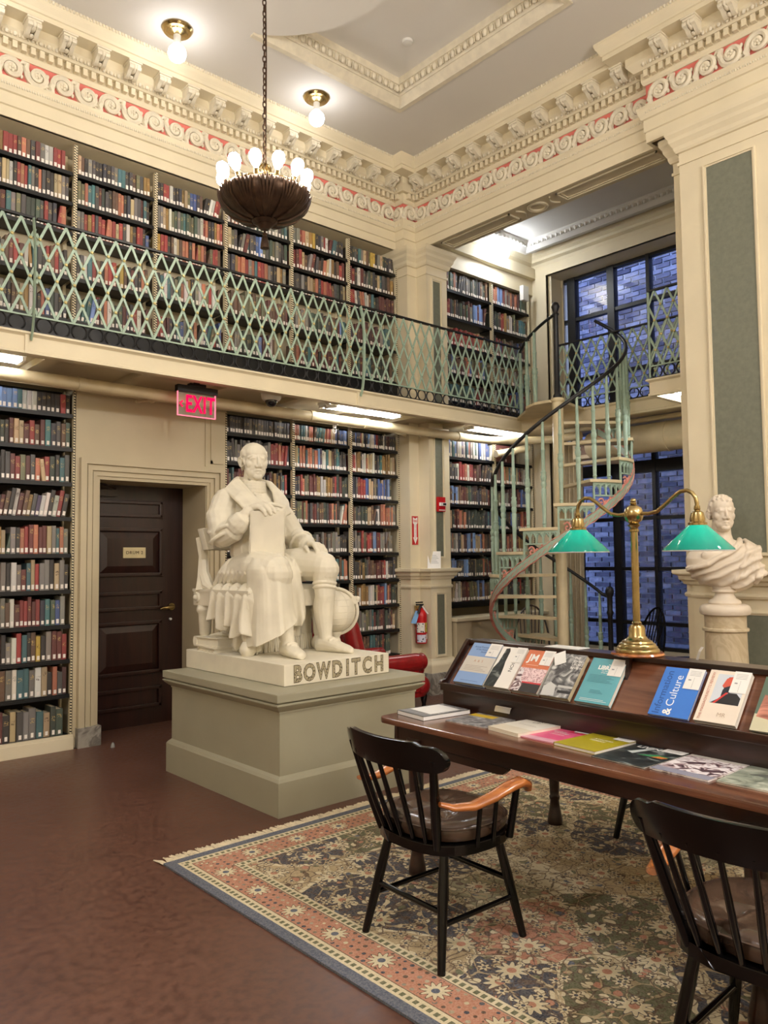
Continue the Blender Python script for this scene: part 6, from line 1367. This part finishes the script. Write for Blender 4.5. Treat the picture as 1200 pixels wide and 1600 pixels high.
for k in range(4):
    a = pi * k / 4; hk.tube([(.045 * cos(t) * cos(a), .045 * cos(t) * sin(a), .39 + .055 * sin(t)) for t in [2 * pi * j / 20 for j in range(20)]], .006, 5, closed=True)
for a in (.5, 2.6, 4.7): hk.tube([(.24 * cos(a), .24 * sin(a), .25), (.12 * cos(a), .12 * sin(a), .3), (.01 * cos(a), .01 * sin(a), .45)], .005, 5)
hk.build('hanger', 'brass', ch, smooth=50)
lk = MB().tube([(.012 * cos(t), 0, .026 * sin(t)) for t in [2 * pi * j / 14 for j in range(14)]], .005, 5, closed=True).build('link', 'bronze', smooth=60); lkm = lk.data; bpy.data.objects.remove(lk)
n = int((ZC - .03 - 3.90 - .45) / .042)
for k in range(n): link('link', lkm, ch, (0, 0, .46 + .042 * k), (0, 0, (k % 2) * pi / 2 + .4 * sin(k * .6)))
MB().tube([(.012, .004, .45), (.014, -.004, 1.2), (.01, .006, ZC - 3.90 - .01)], .004, 5).build('cord', 'bronze', ch)
MB().lathe([(0, ZC - 3.90 - .06), (.03, ZC - 3.90 - .05), (.07, ZC - 3.90 - .02), (.08, ZC - 3.90), (0, ZC - 3.90)], 20).build('ceiling_rose', 'brass', ch, smooth=50)
# ---------------------------------------------------------------- fixtures under the gallery
ex = thing('exit_sign', 'red and clear exit sign hanging under the gallery above the door', 'sign', (3.245, 6.05, 2.78))
MB().box(-.19, .19, -.03, .03, .205, .26).box(-.075, .075, -.03, .03, .26, .285).box(-.02, .02, -.02, .02, .28, .33).build('housing', 'black', ex, bevel=.004)
M['exitglow'] = emit('exit_letter_glow', (255, 12, 70), 1.3); M['exitedge'] = emit('exit_edge_glow', (255, 120, 140), 1.2)
MB().box(-.18, .18, -.006, .006, .0, .205).build('acrylic_panel', 'glass', ex)
ed = MB(); ed.box(-.182, -.176, -.007, .007, 0, .205); ed.box(.176, .182, -.007, .007, 0, .205); ed.box(-.18, .18, -.007, .007, -.002, .005); ed.build('panel_edge', 'exitedge', ex)
tm = textmesh('EXIT', .205, .002, .004, spacing=1.1); tm.materials.append(M['exitglow']); link('lettering', tm, ex, (.03, -.01, .10), (pi / 2, 0, 0), (.62, 1, 1))
MB().tube([(-.135, -.01, .125), (-.16, -.01, .10), (-.135, -.01, .075)], .008, 5, flat=(1, .4)).build('arrow', 'exitglow', ex)
dc = thing('security_camera', 'white dome security camera under the gallery right of the exit sign', 'camera', (4.01, 6.05, 3.02))
MB().lathe([(0, .09), (.095, .09), (.098, .07), (.09, .02), (.075, .0), (0, .0)], 24).build('housing', 'steelw', dc, smooth=40); MB().sph((0, 0, 0), (.058, .058, .06), 20, 10).build('dome', mat('smoked_dome', (18, 18, 22), .08, coat=.5), dc, smooth=60)
def tube_light(label, x, y, L, z=3.105, rot=0):
    t = thing('fluorescent_light', label, 'lamp', (x, y, z), rot, 'fluorescent lights under the gallery')
    MB().box(-L / 2, L / 2, -.09, .09, -.03, .0).build('tray', 'steelw', t, bevel=.004)
    for yy in (-.045, .045): MB().tube([(-L / 2 + .03, yy, -.045), (L / 2 - .03, yy, -.045)], .014, 8).build('tube', 'tube', t, smooth=60)
    for xx in (-L / 2 + .015, L / 2 - .015): MB().box(xx - .012, xx + .012, -.075, .075, -.06, -.03).build('end_cap', 'steelw', t)
tube_light('fluorescent light under the gallery right of the security camera', 5.15, 6.1, 1.0)
tube_light('fluorescent light under the gallery in front of the alcove bookcase', 7.3, 6.12, 1.0)
tube_light('fluorescent light under the gallery at the left edge', 1.35, 6.15, 1.0)
tube_light('fluorescent light under the short gallery end by the right pilaster', 7.0, 3.5, .5)
p = MB(); p.tube([(-3.4, 6.26, 2.975), (6.9, 6.26, 2.975)], .05, 14); p.tube([(6.9, 6.26, 2.975), (7.3, 6.22, 2.975), (7.6, 6.02, 2.975), (7.86, 5.7, 2.975), (7.86, 5.3, 2.975)], .048, 14)
for x in (2.3, 4.6, 5.3, 6.75): p.tube([(x, 6.26, 2.975), (x + .06, 6.26, 2.975)], .058, 14)
p.build('pipe_run', 'pipe', smooth=40); tag(bpy.data.objects['pipe_run'], 'long thick cream pipe running under the gallery along the bookcases', 'pipe')
p = MB(); p.tube([(-3.4, 6.56, 3.0), (2.9, 6.56, 3.0), (3.05, 6.53, 2.985), (3.2, 6.56, 3.0), (6.0, 6.56, 3.0), (6.15, 6.5, 2.96)], .018, 8); p.sph((3.07, 6.55, 2.99), .035, 10, 6); p.tube([(2.9, 6.5, 2.94), (3.07, 6.55, 2.99)], .014, 8)
p.build('conduit', 'pipe', smooth=40); tag(bpy.data.objects['conduit'], 'thin cream conduit running below the thick pipe under the gallery', 'pipe')
p = MB(); p.tube([(7.6, 6.38, 2.85), (8.1, 6.26, 2.95)], .045, 12); p.tube([(7.85, 6.32, 2.9), (7.88, 6.313, 2.906)], .054, 12); tag(p.build('pipe', 'pipe', smooth=40), 'short cream pipe crossing in front of the alcove books', 'pipe')
sp = MB(); sp.tube([(4.95, 6.26, 2.94), (4.95, 6.26, 2.92)], .014, 8); sp.lathe([(0, 0), (.02, .0), (.022, .03), (.012, .045), (0, .045)], 10, (4.95, 6.3, 2.89)); sp.tube([(4.95 + .022 * cos(t), 6.3, 2.87 + .03 * sin(t)) for t in [2 * pi * k / 12 for k in range(12)]], .005, 5, closed=True)
tag(sp.build('sprinkler', 'steelw', smooth=50), 'white sprinkler head below the thick pipe above the bookcase', 'sprinkler')
sc_ = MB(); sc_.tube([(4.60, 6.0, 3.03), (4.72, 5.98, 3.05)], .022, 10); sc_.tube([(4.72, 5.98, 3.05), (4.8, 6.0, 3.09)], .008, 6); tag(sc_.build('bullet_camera', 'steelw', smooth=50), 'small white bullet camera beside the fluorescent light', 'camera')
# ---------------------------------------------------------------- things on the corner pilaster
fs = thing('fire_sign', 'red FIRE sign with white arrow on the corner pilaster', 'sign', (6.275, 6.497, 1.70))
MB().box(-.046, .046, -.003, .003, 0, .33).build('plate', mat('sign_red', (198, 28, 34), .4), fs)
MB().prism([(-.036, .318), (0, .30), (.036, .318), (.036, .25), (.02, .235), (.02, .085), (.037, .085), (0, .008), (-.037, .085), (-.02, .085), (-.02, .235), (-.036, .25)], .0032, .0045, Matrix(((1, 0, 0, 0), (0, 0, -1, 0), (0, 1, 0, 0), (0, 0, 0, 1)))).build('arrow', 'white', fs)
tm = textmesh('FIRE', .034, .0004, .0006); tm.materials.append(M['red']); link('lettering', tm, fs, (0, -.005, .272), (pi / 2, 0, 0))
tm = textmesh('E\nX\nT\nI\nN\nG\nU\nI\nS\nH\nE\nR', .0135, .0004, .0003); tm.materials.append(M['red']); link('lettering', tm, fs, (0, -.005, .148), (pi / 2, 0, 0))
nt = thing('notice', 'small white notice leaning on the dado ledge of the pilaster', 'notice', (6.37, 6.29, 1.427), radians(-50))
mxn = Matrix.Rotation(radians(-14), 4, 'X'); MB().box(-.075, .075, -.001, .001, 0, .2, mxn).build('card', 'white', nt)
q = MB()
for k in range(6): q.box(-.05, .05 - .012 * (k % 3), -.0025, -.001, .06 + .018 * k, .064 + .018 * k, mxn)
q.build('printed_lines', flatmat((150, 150, 150)), nt)
fa = thing('fire_alarm', 'red fire alarm pull station on the green panel of the jamb', 'alarm', (6.51, 6.322, 2.08))
MB().box(-.06, .06, -.035, 0, 0, .17).build('box', 'red', fa, bevel=.006); MB().box(-.045, .062, -.055, -.033, .065, .105).build('pull_bar', 'white', fa, bevel=.004); MB().box(.0, .05, -.0575, -.055, .072, .098).build('lettering_strip', 'dark', fa); MB().box(-.05, .05, -.037, -.035, .012, .022).build('printed_line', 'white', fa)
fe = thing('fire_extinguisher', 'red fire extinguisher with labels hanging on the corner pilaster', 'extinguisher', (6.268, 6.408, .58))
MB().lathe([(0, 0), (.06, 0), (.066, .01), (.066, .31), (.06, .345), (.04, .375), (.024, .385), (.024, .40), (0, .40)], 24).build('cylinder', 'red', fe, smooth=40)
def wrap(a0, a1, z0, z1, m, r=.0668):
    q = MB(); n = 8; vs = [(r * cos(radians(a0 + (a1 - a0) * k / n)), r * sin(radians(a0 + (a1 - a0) * k / n)), z) for z in (z0, z1) for k in range(n + 1)]
    q.add(vs, [(k, k + 1, n + 2 + k, n + 1 + k) for k in range(n)]); q.build('label', m, fe, smooth=60)
def speck(name, base, ink):
    g = NT(name); tc = g.n('TexCoord'); vz = g.n('TexVoronoi', Scale=34.0); g.l(tc.outputs['Object'], vz.inputs['Vector']); g.l(g.ramp(vz.outputs[0], [(.2, lin(ink)), (.34, lin(base))]), g.p.inputs['Base Color']); M[name] = g.m; return name
wrap(175, 262, .125, .235, speck('label_print', (226, 220, 212), (30, 30, 34))); wrap(268, 320, .13, .235, speck('label_yellow', (196, 188, 76), (90, 96, 50))); wrap(180, 275, .015, .10, speck('label_blue', (214, 214, 226), (40, 44, 70))); wrap(280, 310, .05, .11, 'white')
v = MB(); v.tube([(0, 0, .395), (0, 0, .43)], .02, 10); v.box(-.07, .03, -.013, .013, .43, .445); v.box(-.075, .02, -.012, .012, .455, .47); v.tube([(-.03, -.02, .42), (-.06, -.035, .39), (-.075, -.03, .34)], .014, 8); v.build('valve', 'dark', fe, smooth=40)
MB().tube([(.0, -.02, .42), (.03, -.06, .35), (.04, -.07, .33)], .009, 6).build('pin_strap', 'white', fe); MB().hexa([(-.145, .02, .235), (-.10, -.02, .225), (-.099, -.019, .225), (-.144, .021, .235)], [(-.075, .01, .37), (-.04, -.02, .37), (-.039, -.019, .37), (-.074, .011, .37)]).build('inspection_tag', mat('blue_tag', (120, 168, 214), .6), fe)
MB().box(-.02, .02, .05, .085, .18, .42).box(-.07, .07, .06, .07, .25, .27).build('wall_bracket', 'brass', fe)
wb = MB().box(8.12, 8.24, 6.30, 6.36, 4.93, 5.13); tag(wb.build('speaker_box', 'steelw', bevel=.01), 'small white box on the wall beside the alcove lamp', 'speaker')
# detectors and vent on the ceilings
def disc(name, label, x, y, z, r, cat):
    t = MB().lathe([(0, 0), (r, 0), (r * 1.02, -.008), (r * .9, -.022), (r * .5, -.026), (0, -.026)], 24, (x, y, z)).build(name, 'steelw', smooth=40); tag(t, label, cat)
disc('ceiling_disc', 'small round white disc on the main coffer ceiling', 4.62 * 1.04, 4.80 * 1.04, ZC + .2, .05, 'detector')
disc('smoke_detector', 'white smoke detector on the alcove ceiling', 7.35, 4.42, 5.6, .085, 'detector'); disc('ceiling_disc', 'small round white disc on the alcove ceiling', 7.27, 5.05, 5.6, .05, 'detector')
vt = thing('air_vent', 'long slotted air vent along the alcove ceiling edge', 'vent', (8.2, 4.95, 5.6), 0)
MB().box(-.06, .06, -.7, .7, -.012, 0).build('frame', 'ceil', vt)
for x in (-.025, .01): MB().box(x, x + .015, -.66, .66, -.0135, -.011).build('slot', 'dark', vt)
# ---------------------------------------------------------------- lamps and small fixtures on ceilings and walls
def ceiling_lamp(label, x, y, z, bulb='bulb'):
    t = thing('ceiling_lamp', label, 'lamp', (x, y, z), 0, 'bare bulb ceiling lamps')
    MB().lathe([(.0, 0), (.125, 0), (.13, -.012), (.115, -.03), (.09, -.034), (.085, -.045), (.05, -.055), (.03, -.062), (.0, -.062)], 24).build('ceiling_plate', 'brass', t, smooth=40)
    MB().lathe([(.0, -.05), (.032, -.05), (.03, -.11), (.034, -.12), (.034, -.15), (0, -.15)], 14).build('socket', 'steelw', t, smooth=40)
    MB().lathe([(.0, -.29), (.04, -.283), (.066, -.26), (.078, -.22), (.07, -.185), (.045, -.155), (.03, -.14), (0, -.14)], 16).build('bulb', bulb, t, smooth=60)
    return t
ceiling_lamp('bare bulb lamp on the ceiling at upper left, left of the chandelier chain', 3.0, 5.96, ZC)
ceiling_lamp('bare bulb lamp on the ceiling right of the chandelier chain', 4.5, 5.98, ZC)
ceiling_lamp('bare bulb lamp on the alcove ceiling above the upper bookshelves', 7.6, 6.2, 5.6, 'bulb2')
ceiling_lamp('bare bulb lamp on the ceiling just beyond the left edge', 1.5, 5.97, ZC); ceiling_lamp('bare bulb lamp on the ceiling far beyond the left edge', 0, 5.97, ZC)
def pendant(where, x, y, z):  # invented globes hung out of view, added as fill light
    t = thing('fill_pendant', 'added fill globe pendant out of the frame, ' + where, 'lamp', (x, y, z), 0, 'added fill globes outside the frame')
    MB().sph((0, 0, 0), .17, 20, 12).build('globe', 'globe', t, smooth=60); MB().tube([(0, 0, .17), (0, 0, ZC - z)], .01, 8).build('rod', 'brass', t); MB().lathe([(0, .15), (.07, .16), (.05, .22), (0, .24)], 14).build('fitter', 'brass', t, smooth=40)
for w_, x, y in (('left of the viewer', -1.2, 1.4), ('right behind the viewer', 1.6, -1.0), ('beyond the right end of the table', 4.4, -1.2), ('far behind the viewer', 2.6, -2.8)): pendant(w_, x, y, 4.3)
